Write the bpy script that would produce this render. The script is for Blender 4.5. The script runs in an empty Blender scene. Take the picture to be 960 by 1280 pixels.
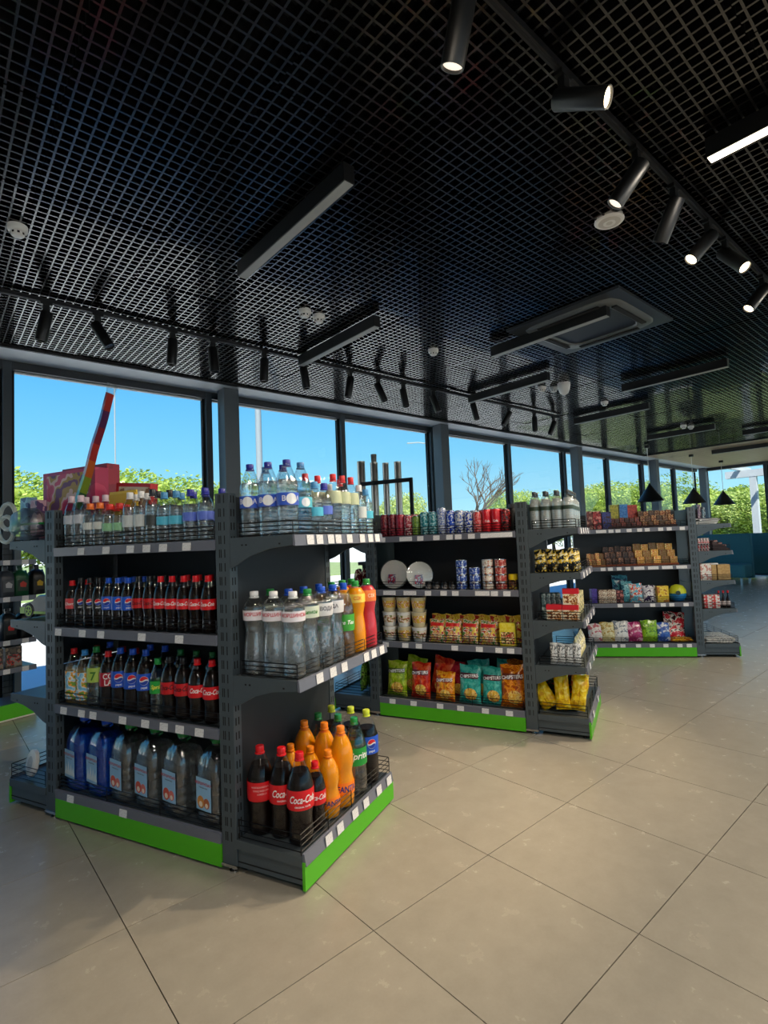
import bpy, bmesh, math, random
from mathutils import Vector, Matrix, noise
random.seed(7)
PI = math.pi
scene = bpy.context.scene
COL = scene.collection

# ------------------------------------------------------------------ camera
# building axes: X runs along the window wall, Y points at the window wall, Z up (metres)
FPX, PITCH, ROLL, YAW, EYE = 663.217, 0.0561513, -0.0408825, math.radians(40.9), 1.278
_cp, _sp = math.cos(PITCH), math.sin(PITCH)
_f, _u, _r = Vector((0, _cp, _sp)), Vector((0, -_sp, _cp)), Vector((1, 0, 0))
_cr, _sr = math.cos(ROLL), math.sin(ROLL)
_r, _u = _cr * _r + _sr * _u, -_sr * _r + _cr * _u
def _b(v):
    c, s = math.cos(YAW), math.sin(YAW)
    return Vector((v.x * c + v.y * s, -v.x * s + v.y * c, v.z))
RT, UP, FW = _b(_r), _b(_u), _b(_f)
C0 = Vector((0, 0, EYE))
cam = bpy.data.objects.new('camera', bpy.data.cameras.new('camera'))
COL.objects.link(cam)
cam.matrix_world = Matrix(((RT.x, UP.x, -FW.x, 0), (RT.y, UP.y, -FW.y, 0), (RT.z, UP.z, -FW.z, EYE), (0, 0, 0, 1)))
cam.data.sensor_fit = 'VERTICAL'
cam.data.sensor_height = 24
cam.data.lens = FPX / 1280 * 24
cam.data.clip_start, cam.data.clip_end = 0.02, 400
scene.camera = cam
def pix(P):
    d = Vector(P) - C0
    z = d.dot(FW)
    return 480 + FPX * d.dot(RT) / z, 640 - FPX * d.dot(UP) / z

# ------------------------------------------------------------------ world, sun, exposure
SKY_POWER = 0.98
world = bpy.data.worlds.new('sky'); scene.world = world
world.use_nodes = True
wn = world.node_tree; wn.nodes.clear()
wo = wn.nodes.new('ShaderNodeOutputWorld'); wb = wn.nodes.new('ShaderNodeBackground')
wt = wn.nodes.new('ShaderNodeTexCoord'); wx = wn.nodes.new('ShaderNodeSeparateXYZ'); wr = wn.nodes.new('ShaderNodeValToRGB')
def _lin(c): return tuple((x / 255 / 12.92 if x / 255 <= 0.04045 else ((x / 255 + 0.055) / 1.055) ** 2.4) for x in c) + (1,)
SKY = [(0.0, (196, 230, 242)), (0.06, (168, 222, 242)), (0.16, (128, 204, 242)), (0.30, (92, 180, 238)), (0.6, (66, 140, 222)), (1.0, (48, 112, 205))]
while len(wr.color_ramp.elements) < len(SKY): wr.color_ramp.elements.new(0.5)
for e_, (p_, c_) in zip(wr.color_ramp.elements, SKY): e_.position = p_; e_.color = _lin(c_)
wb.inputs['Strength'].default_value = SKY_POWER
wn.links.new(wt.outputs['Generated'], wx.inputs[0]); wn.links.new(wx.outputs['Z'], wr.inputs['Fac'])
wn.links.new(wr.outputs[0], wb.inputs['Color']); wn.links.new(wb.outputs[0], wo.inputs['Surface'])
sun = bpy.data.objects.new('sun', bpy.data.lights.new('sun', 'SUN')); COL.objects.link(sun)
sun.data.energy = 8.5; sun.data.angle = math.radians(0.6); sun.data.color = (1, 0.95, 0.86)
sun.rotation_euler = Vector((0.42, 0.60, -0.9)).to_track_quat('-Z', 'Y').to_euler()
scene.view_settings.view_transform = 'Standard'
scene.view_settings.look = 'None'
scene.view_settings.exposure = 0.32
scene.view_settings.gamma = 1
scene.view_settings.use_curve_mapping = False
scene.cycles.max_bounces = 8
scene.cycles.transparent_max_bounces = 24
scene.cycles.transmission_bounces = 8
scene.cycles.sample_clamp_indirect = 6
scene.cycles.caustics_reflective = False
scene.cycles.caustics_refractive = False

# ------------------------------------------------------------------ materials
MATS = {}
def srgb(c):
    return tuple((x / 255 / 12.92 if x / 255 <= 0.04045 else ((x / 255 + 0.055) / 1.055) ** 2.4) for x in c) + (1,)
def newmat(name):
    m = bpy.data.materials.new(name); m.use_nodes = True
    return m, m.node_tree, m.node_tree.nodes['Principled BSDF']
def mat(name, col, rough=0.5, metal=0.0, var=0.06, scale=14.0, coat=0.0, spec=0.5, bump=0.0):
    """plain surface with a little noise in its colour; col is sRGB 0-255"""
    if name in MATS: return MATS[name]
    m, t, p = newmat(name); c = srgb(col)
    p.inputs['Roughness'].default_value = rough; p.inputs['Metallic'].default_value = metal
    p.inputs['Coat Weight'].default_value = coat; p.inputs['Specular IOR Level'].default_value = spec
    tc = t.nodes.new('ShaderNodeTexCoord'); nz = t.nodes.new('ShaderNodeTexNoise'); nz.inputs['Scale'].default_value = scale
    nz.inputs['Detail'].default_value = 3
    mx = t.nodes.new('ShaderNodeMix'); mx.data_type = 'RGBA'
    mx.inputs['A'].default_value = tuple(x * (1 - var) for x in c[:3]) + (1,)
    mx.inputs['B'].default_value = tuple(min(1, x * (1 + var)) for x in c[:3]) + (1,)
    t.links.new(tc.outputs['Object'], nz.inputs['Vector']); t.links.new(nz.outputs['Fac'], mx.inputs['Factor'])
    t.links.new(mx.outputs['Result'], p.inputs['Base Color'])
    if bump:
        b = t.nodes.new('ShaderNodeBump'); b.inputs['Strength'].default_value = bump; b.inputs['Distance'].default_value = 0.002
        t.links.new(nz.outputs['Fac'], b.inputs['Height']); t.links.new(b.outputs['Normal'], p.inputs['Normal'])
    MATS[name] = m; return m
def mprint(name, cols, scale=30.0, rough=0.35, detail=1.5, coat=0.0, dist=0.0):
    """printed packaging: noise broken into flat inks"""
    if name in MATS: return MATS[name]
    m, t, p = newmat(name); p.inputs['Roughness'].default_value = rough; p.inputs['Coat Weight'].default_value = coat
    tc = t.nodes.new('ShaderNodeTexCoord'); nz = t.nodes.new('ShaderNodeTexNoise')
    nz.inputs['Scale'].default_value = scale; nz.inputs['Detail'].default_value = detail; nz.inputs['Distortion'].default_value = dist
    rp = t.nodes.new('ShaderNodeValToRGB'); e = rp.color_ramp; e.interpolation = 'CONSTANT'
    n = len(cols); lo, hi = 0.36, 0.64
    while len(e.elements) < n: e.elements.new(0.5)
    for i, c in enumerate(cols):
        e.elements[i].position = 0 if i == 0 else lo + (hi - lo) * i / n
        e.elements[i].color = srgb(c)
    t.links.new(tc.outputs['Object'], nz.inputs['Vector']); t.links.new(nz.outputs['Fac'], rp.inputs['Fac'])
    t.links.new(rp.outputs['Color'], p.inputs['Base Color'])
    MATS[name] = m; return m
def mclear(name, col, alpha=0.55, rough=0.04, ior=1.3, trans=1.0, bump=0.0):
    if name in MATS: return MATS[name]
    m, t, p = newmat(name)
    p.inputs['Base Color'].default_value = srgb(col); p.inputs['Roughness'].default_value = rough
    p.inputs['Transmission Weight'].default_value = trans; p.inputs['IOR'].default_value = ior
    p.inputs['Alpha'].default_value = alpha
    if bump:
        tc = t.nodes.new('ShaderNodeTexCoord'); nz = t.nodes.new('ShaderNodeTexNoise'); nz.inputs['Scale'].default_value = 55; nz.inputs['Detail'].default_value = 1
        mg = t.nodes.new('ShaderNodeMapping'); mg.inputs['Scale'].default_value = (1, 1, .3)
        bp = t.nodes.new('ShaderNodeBump'); bp.inputs['Strength'].default_value = bump; bp.inputs['Distance'].default_value = 0.008
        t.links.new(tc.outputs['Object'], mg.inputs['Vector']); t.links.new(mg.outputs[0], nz.inputs['Vector']); t.links.new(nz.outputs['Fac'], bp.inputs['Height'])
        t.links.new(bp.outputs['Normal'], p.inputs['Normal'])
    MATS[name] = m; return m
def mfilm(name, tint, refl=0.9, rough=0.03, base=0.03, bump=0.0):
    """thin clear sheet: passes light straight through, mirrors more at grazing angles"""
    if name in MATS: return MATS[name]
    m, t, p = newmat(name); t.nodes.remove(p)
    o = t.nodes['Material Output']; tr = t.nodes.new('ShaderNodeBsdfTransparent'); gl = t.nodes.new('ShaderNodeBsdfGlossy')
    tr.inputs['Color'].default_value = tint + (1,); gl.inputs['Roughness'].default_value = rough
    lw = t.nodes.new('ShaderNodeLayerWeight'); lw.inputs['Blend'].default_value = 0.12
    mp = t.nodes.new('ShaderNodeMapRange'); mp.inputs['To Min'].default_value = base; mp.inputs['To Max'].default_value = refl
    mx = t.nodes.new('ShaderNodeMixShader')
    if bump:
        tc = t.nodes.new('ShaderNodeTexCoord'); nz = t.nodes.new('ShaderNodeTexNoise'); nz.inputs['Scale'].default_value = 45; nz.inputs['Detail'].default_value = 2
        mg = t.nodes.new('ShaderNodeMapping'); mg.inputs['Scale'].default_value = (1, 1, .45)
        bp = t.nodes.new('ShaderNodeBump'); bp.inputs['Strength'].default_value = bump; bp.inputs['Distance'].default_value = 0.006
        t.links.new(tc.outputs['Object'], mg.inputs['Vector']); t.links.new(mg.outputs[0], nz.inputs['Vector']); t.links.new(nz.outputs['Fac'], bp.inputs['Height'])
        t.links.new(bp.outputs['Normal'], gl.inputs['Normal']); t.links.new(bp.outputs['Normal'], lw.inputs['Normal'])
    t.links.new(lw.outputs['Facing'], mp.inputs['Value']); t.links.new(mp.outputs[0], mx.inputs['Fac'])
    t.links.new(tr.outputs[0], mx.inputs[1]); t.links.new(gl.outputs[0], mx.inputs[2]); t.links.new(mx.outputs[0], o.inputs['Surface'])
    MATS[name] = m; return m
def memit(name, col, strength):
    if name in MATS: return MATS[name]
    m, t, p = newmat(name)
    p.inputs['Base Color'].default_value = srgb(col); p.inputs['Emission Color'].default_value = srgb(col)
    p.inputs['Emission Strength'].default_value = strength
    MATS[name] = m; return m

M_STEEL = mat('gondola_metal', (80, 90, 97), 0.42, 0.3, 0.05, 40)
M_PANEL = mat('back_panel_metal', (44, 50, 56), 0.5, 0.2, 0.05, 20)
M_SLOT = mat('slot_dark', (8, 9, 10), 0.8)
M_GREEN = mat('green_kick_panel', (82, 186, 22), 0.35, 0, 0.03, 8)
M_RAIL = mat('price_rail_plastic', (112, 116, 130), 0.25, 0, 0.04, 30)
M_TAG = mprint('price_tag_paper', [(226, 226, 230), (236, 236, 238), (236, 236, 238), (205, 205, 210)], 160, 0.5, 1)
M_WIRE = mat('black_wire', (22, 22, 24), 0.35, 0.5)
M_BLACK = mat('matt_black', (16, 17, 18), 0.45)
M_GRID = mat('black_grid_louvre', (13, 13, 15), 0.22, 0.0, 0.1, 6, spec=1.0, coat=0.5)
M_WHITE = mat('white_plastic', (235, 235, 232), 0.4)
M_CHROME = mat('bright_steel', (200, 200, 202), 0.22, 1.0, 0.03)
M_FRAME = mat('window_frame_paint', (58, 66, 72), 0.4, 0.2)
M_COLUMN = mat('column_paint', (86, 94, 100), 0.42, 0.1)
M_PETDRY = mfilm('clear_pet_wall', (0.97, 0.985, 0.99), 0.8, 0.03, 0.14, .6)
M_PETDARK = mfilm('clear_pet_wall_smooth', (0.97, 0.98, 0.99), 0.5, 0.11, 0.035)
M_WATER = mclear('clear_water', (248, 252, 253), 0.8, 0.0, 1.33, .94, .8)
M_HAZY = mclear('hazy_water', (240, 244, 240), .8, .05, 1.33, .45)
M_BLUEWATER = mclear('blue_pet_water', (36, 122, 232), 0.85, 0.03, 1.33, .55, .5)
M_COLA = mat('cola_drink', (16, 6, 4), 0.5, 0, 0.1, spec=0.08)
M_ORANGE = mclear('orange_drink', (255, 160, 8), 1.0, 0.3, 1.2, 0.06)
M_REDJ = mclear('red_juice', (214, 58, 72), 1.0, 0.3, 1.2, 0.06)
M_TEA = mclear('tea_drink', (215, 150, 60), 0.7, 0.08, 1.3, 0.8)
M_JUICE = mclear('pale_juice_drink', (225, 190, 110), 0.8, 0.1, 1.3, 0.6)
M_LEM = mclear('lemonade_drink', (225, 235, 215), 0.5, 0.03, 1.33)
def cap(c): return mat('cap_%d_%d_%d' % c, c, 0.35, 0, 0.02)
def ink(c): return mat('ink_%d_%d_%d' % c, c, 0.4, 0, 0.02)
RED, NAVY, BLUE, GREENC, WHT, BLKC = (214, 20, 32), (38, 44, 150), (24, 84, 205), (26, 140, 62), (236, 236, 240), (24, 24, 28)

# ------------------------------------------------------------------ mesh helpers
class MB:
    def __init__(s): s.v = []; s.f = []; s.sm = []
    def add(s, vs, fs, smooth=False):
        o = len(s.v); s.v += [tuple(v) for v in vs]; s.f += [tuple(i + o for i in f) for f in fs]; s.sm += [smooth] * len(fs); return s
    def box(s, a, b, mtx=None, chamfer=0.0):
        x0, y0, z0 = a; x1, y1, z1 = b
        if chamfer:
            c = chamfer
            bm = bmesh.new(); bmesh.ops.create_cube(bm, size=1)
            for v in bm.verts: v.co = Vector(((x0 + x1) / 2 + v.co.x * (x1 - x0), (y0 + y1) / 2 + v.co.y * (y1 - y0), (z0 + z1) / 2 + v.co.z * (z1 - z0)))
            bmesh.ops.bevel(bm, geom=bm.edges[:], offset=c, segments=2, affect='EDGES', profile=0.6)
            bm.verts.ensure_lookup_table(); bm.verts.index_update()
            vs = [v.co.copy() for v in bm.verts]; fs = [[v.index for v in f.verts] for f in bm.faces]; bm.free()
        else:
            vs = [(x0, y0, z0), (x1, y0, z0), (x1, y1, z0), (x0, y1, z0), (x0, y0, z1), (x1, y0, z1), (x1, y1, z1), (x0, y1, z1)]
            fs = [(0, 3, 2, 1), (4, 5, 6, 7), (0, 1, 5, 4), (1, 2, 6, 5), (2, 3, 7, 6), (3, 0, 4, 7)]
        if mtx is not None: vs = [mtx @ Vector(v) for v in vs]
        return s.add(vs, fs)
    def prism(s, poly, y0, y1, axis='y'):
        """poly in (x,z), pulled along y (or poly in (y,z) pulled along x)"""
        n = len(poly)
        if axis == 'y': vs = [(p[0], y0, p[1]) for p in poly] + [(p[0], y1, p[1]) for p in poly]
        elif axis == 'x': vs = [(y0, p[0], p[1]) for p in poly] + [(y1, p[0], p[1]) for p in poly]
        else: vs = [(p[0], p[1], y0) for p in poly] + [(p[0], p[1], y1) for p in poly]
        fs = [tuple(range(n)), tuple(range(2 * n - 1, n - 1, -1))] + [(i, i + n, (i + 1) % n + n, (i + 1) % n) for i in range(n)]
        return s.add(vs, fs)
    def lathe(s, prof, seg=20, sq=None, close=True, c=(0, 0)):
        """prof: list of (r,z); sq>2 makes the section a rounded square"""
        def rad(a):
            if not sq: return 1.0
            return 1.0 / ((abs(math.cos(a)) ** sq + abs(math.sin(a)) ** sq) ** (1.0 / sq))
        vs, fs = [], []
        for r, z in prof:
            for k in range(seg):
                a = 2 * PI * k / seg; q = r * rad(a)
                vs.append((c[0] + q * math.cos(a), c[1] + q * math.sin(a), z))
        for i in range(len(prof) - 1):
            for k in range(seg):
                k2 = (k + 1) % seg
                fs.append((i * seg + k, i * seg + k2, (i + 1) * seg + k2, (i + 1) * seg + k))
        if close:
            fs.append(tuple(range(seg - 1, -1, -1))); n = (len(prof) - 1) * seg; fs.append(tuple(range(n, n + seg)))
        return s.add(vs, fs, True)
    def tube(s, pts, r, seg=6, r2=None):
        pts = [Vector(p) for p in pts]; n = len(pts); vs, fs = [], []
        for i, p in enumerate(pts):
            d = (pts[min(i + 1, n - 1)] - pts[max(i - 1, 0)]).normalized()
            a = d.cross(Vector((0, 0, 1)))
            if a.length < 1e-3: a = Vector((1, 0, 0))
            a.normalize(); b = d.cross(a); rr = r if r2 is None else r + (r2 - r) * i / (n - 1)
            for k in range(seg):
                t = 2 * PI * k / seg; vs.append(p + (a * math.cos(t) + b * math.sin(t)) * rr)
        for i in range(n - 1):
            for k in range(seg):
                k2 = (k + 1) % seg; fs.append((i * seg + k, i * seg + k2, (i + 1) * seg + k2, (i + 1) * seg + k))
        fs.append(tuple(range(seg - 1, -1, -1))); m = (n - 1) * seg; fs.append(tuple(range(m, m + seg)))
        return s.add(vs, fs, seg > 6)
    def mesh(s, name):
        me = bpy.data.meshes.new(name); me.from_pydata(s.v, [], s.f)
        me.polygons.foreach_set('use_smooth', s.sm)
        me.validate(); me.update()
        if any(s.sm):
            try: me.set_sharp_from_angle(angle=math.radians(42))
            except Exception: pass
        return me
MESH = {}
def cached(key, fn):
    if key not in MESH: MESH[key] = fn().mesh(str(key[0] if isinstance(key, tuple) else key))
    return MESH[key]
def link(name, data, parent=None, loc=None, rot=None):
    o = bpy.data.objects.new(name, data); COL.objects.link(o)
    if parent is not None: o.parent = parent
    if loc is not None: o.location = loc
    if rot is not None: o.rotation_euler = rot
    return o
def obj(name, mb, m, parent=None, loc=None, rot=None):
    me = mb if isinstance(mb, bpy.types.Mesh) else mb.mesh(name)
    if not me.materials: me.materials.append(m)
    o = link(name, me, parent, loc, rot)
    if me.materials[0] is not m:
        o.material_slots[0].link = 'OBJECT'; o.material_slots[0].material = m
    return o
def tag(o, label, cat, group=None):
    o['label'] = label; o['category'] = cat
    if group: o['group'] = group
    return o
def thing(name, label, cat, loc=(0, 0, 0), rotz=0.0, group=None):
    return tag(link(name, None, None, loc, (0, 0, rotz)), label, cat, group)
def struct(name, mb, m, parent=None):
    o = obj(name, mb, m, parent)
    if parent is None: o['kind'] = 'structure'
    return o
def sroot(name):
    o = link(name, None); o['kind'] = 'structure'; return o
ORD = 'zeroth first second third fourth fifth sixth seventh eighth ninth tenth eleventh twelfth thirteenth fourteenth fifteenth sixteenth seventeenth eighteenth nineteenth twentieth'.split()

# local frame of a shelving unit: e1 runs left to right as seen by the shopper, e2 points into the unit
class Frame:
    def __init__(s, o, deg):
        s.a = math.radians(deg); s.o = Vector((o[0], o[1], 0))
        s.e1 = Vector((math.cos(s.a), math.sin(s.a), 0)); s.e2 = Vector((-math.sin(s.a), math.cos(s.a), 0))
    def w(s, x, y, z=0): return s.o + s.e1 * x + s.e2 * y + Vector((0, 0, z))
    def xat(s, px, y, z, lo=-1.5, hi=3.0):
        for _ in range(50):
            m = (lo + hi) / 2
            if pix(s.w(m, y, z))[0] < px: lo = m
            else: hi = m
        return (lo + hi) / 2
    def yat(s, px, x, z, lo=-0.5, hi=2.5):
        for _ in range(50):
            m = (lo + hi) / 2
            if pix(s.w(x, m, z))[0] < px: lo = m
            else: hi = m
        return (lo + hi) / 2

# ------------------------------------------------------------------ lettering
TXT = {}
def text_flat(s, shear=0.0, bold=0.0, spacing=1.0):
    """lettering as flat triangles, cap height about 1, centred on x, baseline z=0"""
    k = (s, shear, bold, spacing)
    if k in TXT: return TXT[k]
    cu = bpy.data.curves.new('lettering', 'FONT'); cu.body = s; cu.align_x = 'CENTER'; cu.size = 1.37; cu.shear = shear; cu.offset = bold
    cu.space_character = spacing; cu.resolution_u = 3
    o = bpy.data.objects.new('lettering', cu); COL.objects.link(o)
    dg = bpy.context.evaluated_depsgraph_get()
    me = bpy.data.meshes.new_from_object(o.evaluated_get(dg))
    bpy.data.objects.remove(o); bpy.data.curves.remove(cu)
    bm = bmesh.new(); bm.from_mesh(me); bpy.data.meshes.remove(me)
    TXT[k] = bm; return bm
def text_mesh(key, s, h, fn, step=0.006, shear=0.0, bold=0.02, squeeze=1.0, tilt=0.0, x0=0.0):
    """lettering of cap height h laid on a surface by fn(x, z)"""
    kk = ('txt', key, s)
    if kk in MESH: return MESH[kk]
    bm = text_flat(s, shear, bold).copy()
    for v in bm.verts: v.co = Vector((v.co.x * h * squeeze, v.co.y * h, 0))
    xs = [v.co.x for v in bm.verts]
    if xs:
        x = math.floor(min(xs) / step) * step
        while x < max(xs):
            bmesh.ops.bisect_plane(bm, geom=bm.verts[:] + bm.edges[:] + bm.faces[:], plane_co=(x, 0, 0), plane_no=(1, 0, 0)); x += step
    ct, st = math.cos(tilt), math.sin(tilt)
    for v in bm.verts:
        x, z = v.co.x, v.co.y
        v.co = Vector(fn(x0 + x * ct - z * st, x * st + z * ct))
    me = bpy.data.meshes.new('lettering'); bm.to_mesh(me); bm.free()
    MESH[kk] = me; return me
def on_cyl(r, z0, a0=0.0):
    return lambda x, z: (r * math.sin(a0 + x / r), -r * math.cos(a0 + x / r), z0 + z)

# ================================================================== SETTING
U0, U1, N0, N1 = -4.0, 16.8, -6.0, 5.6
CEIL = 3.0
# ---- floor: 0.6 m porcelain tiles, open joints
def tile_mat():
    m, t, p = newmat('beige_porcelain')
    tc = t.nodes.new('ShaderNodeTexCoord'); g = t.nodes.new('ShaderNodeNewGeometry')
    oi = t.nodes.new('ShaderNodeObjectInfo')
    n1 = t.nodes.new('ShaderNodeTexNoise'); n1.inputs['Scale'].default_value = 9; n1.inputs['Detail'].default_value = 10; n1.inputs['Roughness'].default_value = 0.65
    n2 = t.nodes.new('ShaderNodeTexNoise'); n2.inputs['Scale'].default_value = 120; n2.inputs['Detail'].default_value = 2
    t.links.new(g.outputs['Position'], n1.inputs['Vector']); t.links.new(g.outputs['Position'], n2.inputs['Vector'])
    rp = t.nodes.new('ShaderNodeValToRGB')
    rp.color_ramp.elements[0].position = 0.2; rp.color_ramp.elements[0].color = srgb((158, 151, 137))
    rp.color_ramp.elements[1].position = 0.85; rp.color_ramp.elements[1].color = srgb((176, 168, 153))
    ad = t.nodes.new('ShaderNodeMath'); ad.operation = 'MULTIPLY_ADD'; ad.inputs[1].default_value = 0.2; ad.inputs[2].default_value = -0.10
    a2 = t.nodes.new('ShaderNodeMath'); a2.operation = 'ADD'
    a3 = t.nodes.new('ShaderNodeMath'); a3.operation = 'MULTIPLY_ADD'; a3.inputs[1].default_value = 0.12; a3.inputs[2].default_value = -0.06
    t.links.new(n2.outputs['Fac'], ad.inputs[0]); t.links.new(n1.outputs['Fac'], a2.inputs[0]); t.links.new(ad.outputs[0], a2.inputs[1])
    t.links.new(oi.outputs['Random'], a3.inputs[0]); a4 = t.nodes.new('ShaderNodeMath'); a4.operation = 'ADD'
    t.links.new(a2.outputs[0], a4.inputs[0]); t.links.new(a3.outputs[0], a4.inputs[1])
    t.links.new(a4.outputs[0], rp.inputs['Fac']); t.links.new(rp.outputs['Color'], p.inputs['Base Color'])
    mr = t.nodes.new('ShaderNodeMapRange'); mr.inputs['To Min'].default_value = 0.255; mr.inputs['To Max'].default_value = 0.285
    t.links.new(n1.outputs['Fac'], mr.inputs['Value']); t.links.new(mr.outputs[0], p.inputs['Roughness'])
    return m
M_TILE = tile_mat()
M_GROUT = mat('dark_grout', (44, 38, 31), 0.9)
floor = struct('floor', MB().box((U0 - .2, N0 - .2, -.16), (U1 + .2, N1 + .2, -.006)), M_GROUT)
T, G = 0.6, 0.0017
tile_me = MB().box((G, G, -.0055), (T - G, T - G, 0.0)).mesh('tile')
cells = []
for i in range(-9, 28):
    for j in range(-13, 8):
        x, y = 1.126 + T * i, 1.438 + T * j
        if x < U0 or y < N0 or x + T > U1 + .1 or y + T > N1 + .15: continue
        vis = False
        d = (Vector((x + .3, y + .3, 0)) - C0).dot(FW)
        if d > 0.3:
            for a in (0.02, .3, .58):
                for b in (0.02, .3, .58):
                    px, py = pix((x + a, y + b, 0))
                    if (Vector((x + a, y + b, 0)) - C0).dot(FW) > .1 and -5 < px < 965 and 0 < py < 1290: vis = True
        cells.append((0 if vis else 1, d if vis else 99, x, y))
cells.sort()
rest = MB()
for k, (v, d, x, y) in enumerate(cells):
    if v == 0 and k < 295: obj('tile', tile_me, M_TILE, floor, (x, y, 0))
    else: rest.box((x + G, y + G, -.0055), (x + T - G, y + T - G, 0.0))
ro = obj('tile_field', rest, M_TILE, floor); ro['kind'] = 'stuff'

# ---- ceiling: slab, black open-cell louvre modules, soffit along the glass, timber boards at the far end
M_SLAB = mat('black_plenum', (9, 9, 10), 0.9)
ceiling = struct('ceiling', MB().box((U0 - .2, N0 - .2, 3.5), (U1 + .2, N1 + .25, 3.62)), M_SLAB)
def louvre(nx, ny):
    mb = MB(); p, w, hgt = 0.05, 0.0042, 0.042
    for i in range(12):
        c = p * (i + .5)
        mb.box((0.0012, c - w, 0), (.5988, c + w, hgt))
        mb.box((c - w, 0.0012, 0.0005), (c + w, .5988, hgt - .0005))
    return mb
lou_me = louvre(12, 12).mesh('louvre_module')
lrest = MB()
us, ns = 0.386, 0.10
rl = random.Random(3)
def cass(x, y): return x + .6 > 3.66 and x < 4.6 and y + .6 > 1.62 and y < 2.57
for i in range(-8, 20):
    for j in range(-11, 9):
        x, y = us + .6 * i, ns + .6 * j - .24
        if x < U0 - .4 or y < N0 - .3: continue
        if x > 12.0 or y + .6 > 5.30: continue
        onscreen = False
        for a in (0, .6):
            for b in (0, .6):
                P = Vector((x + a, y + b, CEIL)); dd = (P - C0).dot(FW)
                if dd > .3:
                    px, py = pix(P)
                    if -60 < px < 1020 and -80 < py < 700: onscreen = True
        if onscreen:
            o = obj('louvre_module', lou_me, M_GRID, ceiling, (x, y, CEIL + rl.uniform(0, .003)), (rl.uniform(-.006, .006), rl.uniform(-.006, .006), 0))
for i in range(int((12.36 - U0) / .05)):
    x = U0 + .05 * i
    lrest.box((x - .004, N0, CEIL), (x + .004, -1.2, CEIL + .04))
for j in range(int((-1.2 - N0) / .05)):
    y = N0 + .05 * j
    lrest.box((U0, y - .004, CEIL), (12.36, y + .004, CEIL + .04))
lo = obj('louvre_field', lrest, M_GRID, ceiling); lo['kind'] = 'stuff'
M_SOFFIT = mat('soffit_grey', (206, 209, 208), 0.55)
obj('soffit_strip', MB().box((U0, 5.18, CEIL - .012), (U1, 5.62, CEIL + .03)), M_SOFFIT, ceiling)
obj('edge_trim', MB().box((U0, 5.155, CEIL - .02), (12.4, 5.18, CEIL + .06)), M_BLACK, ceiling)
def wood_mat():
    m, t, p = newmat('ceiling_timber')
    tc = t.nodes.new('ShaderNodeTexCoord'); mp = t.nodes.new('ShaderNodeMapping'); mp.inputs['Scale'].default_value = (14, 1.2, 14)
    nz = t.nodes.new('ShaderNodeTexNoise'); nz.inputs['Scale'].default_value = 3; nz.inputs['Detail'].default_value = 6
    rp = t.nodes.new('ShaderNodeValToRGB'); rp.color_ramp.elements[0].color = srgb((158, 132, 100)); rp.color_ramp.elements[1].color = srgb((200, 174, 138))
    rp.color_ramp.elements[0].position = .3; rp.color_ramp.elements[1].position = .7
    t.links.new(tc.outputs['Object'], mp.inputs['Vector']); t.links.new(mp.outputs[0], nz.inputs['Vector']); t.links.new(nz.outputs['Fac'], rp.inputs['Fac'])
    t.links.new(rp.outputs['Color'], p.inputs['Base Color']); p.inputs['Roughness'].default_value = .45
    return m
M_WOOD = wood_mat()
pk = MB().box((.004, 0, 0), (.296, 5.18 - N0, .02)).mesh('timber_board')
for i in range(15):
    obj('timber_board', pk, M_WOOD, ceiling, (12.4 + .3 * i, N0, CEIL - .012))
obj('edge_trim', MB().box((12.375, N0, CEIL - .02), (12.4, 5.18, CEIL + .06)), M_BLACK, ceiling)

# ---- walls
M_WALL = mat('light_wall_paint', (205, 203, 198), 0.7)
M_FASCIA = mat('dark_fascia', (60, 66, 70), .5)
struct('wall_left', MB().box((U0 - .2, N0 - .2, 0), (U0, N1 + .2, 3.5)), M_WALL)
struct('wall_front', MB().box((U0, N1 - .02, CEIL - .005), (U1 + .2, N1 + .25, 3.5)), M_FASCIA)
struct('wall_right', MB().box((U1 + .02, N0, CEIL - .005), (U1 + .2, N1 - .02, 3.5)), M_FASCIA)
struct('wall_back', MB().box((U0, N0 - .2, 2.85), (U1 + .2, N0, 3.5)), M_FASCIA)
M_GLASS = mfilm('window_glass', (0.95, 0.985, 0.995), 0.35, 0.01, 0.004)
M_HEAD = mat('window_head_dark', (40, 45, 49), .45)
wid = [0]
def window(a, b, axis, pos, top=2.915, inward=-1):
    """floor to ceiling glazed bay between two mullions; frame parts and a pane"""
    wid[0] += 1
    w = sroot('window_%d' % wid[0])
    def put(name, p0, p1, d0, d1, z0, z1, m):
        if axis == 'x': obj(name, MB().box((p0, pos + d0, z0), (p1, pos + d1, z1)), m, w)
        else: obj(name, MB().box((pos + d0, p0, z0), (pos + d1, p1, z1)), m, w)
    s = inward
    lo_, hi_ = (min(s * .07, .045), max(s * .07, .045))
    put('mullion', a - .032, a + .032, lo_, hi_, 0, CEIL - .012, M_FRAME)
    put('glazing_bead', a + .034, a + .055, -.02, .03, .06, top, M_SLOT)
    put('glazing_bead', b - .055, b - .034, -.02, .03, .06, top, M_SLOT)
    put('head_rail', a + .033, b - .033, lo_, hi_, top, CEIL - .013, M_HEAD)
    put('head_bead', a + .056, b - .056, -.012, .02, top - .014, top - .001, M_SOFFIT)
    put('sill_rail', a + .033, b - .033, lo_, hi_, 0, .06, M_FRAME)
    put('pane', a + .056, b - .056, -.004, .004, .061, top - .015, M_GLASS)
    return w
MUL = [-3.9, -3.09, -1.28, .53, 2.33, 4.14, 5.82, 7.78, 9.6, 11.4, 13.15, 15.1, 16.74]
for a, b in zip(MUL[:-1], MUL[1:]): window(a, b, 'x', N1)
EM = [N0 + .05, -4.2, -2.4, -.2, 1.9, 3.92, 5.35]
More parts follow.
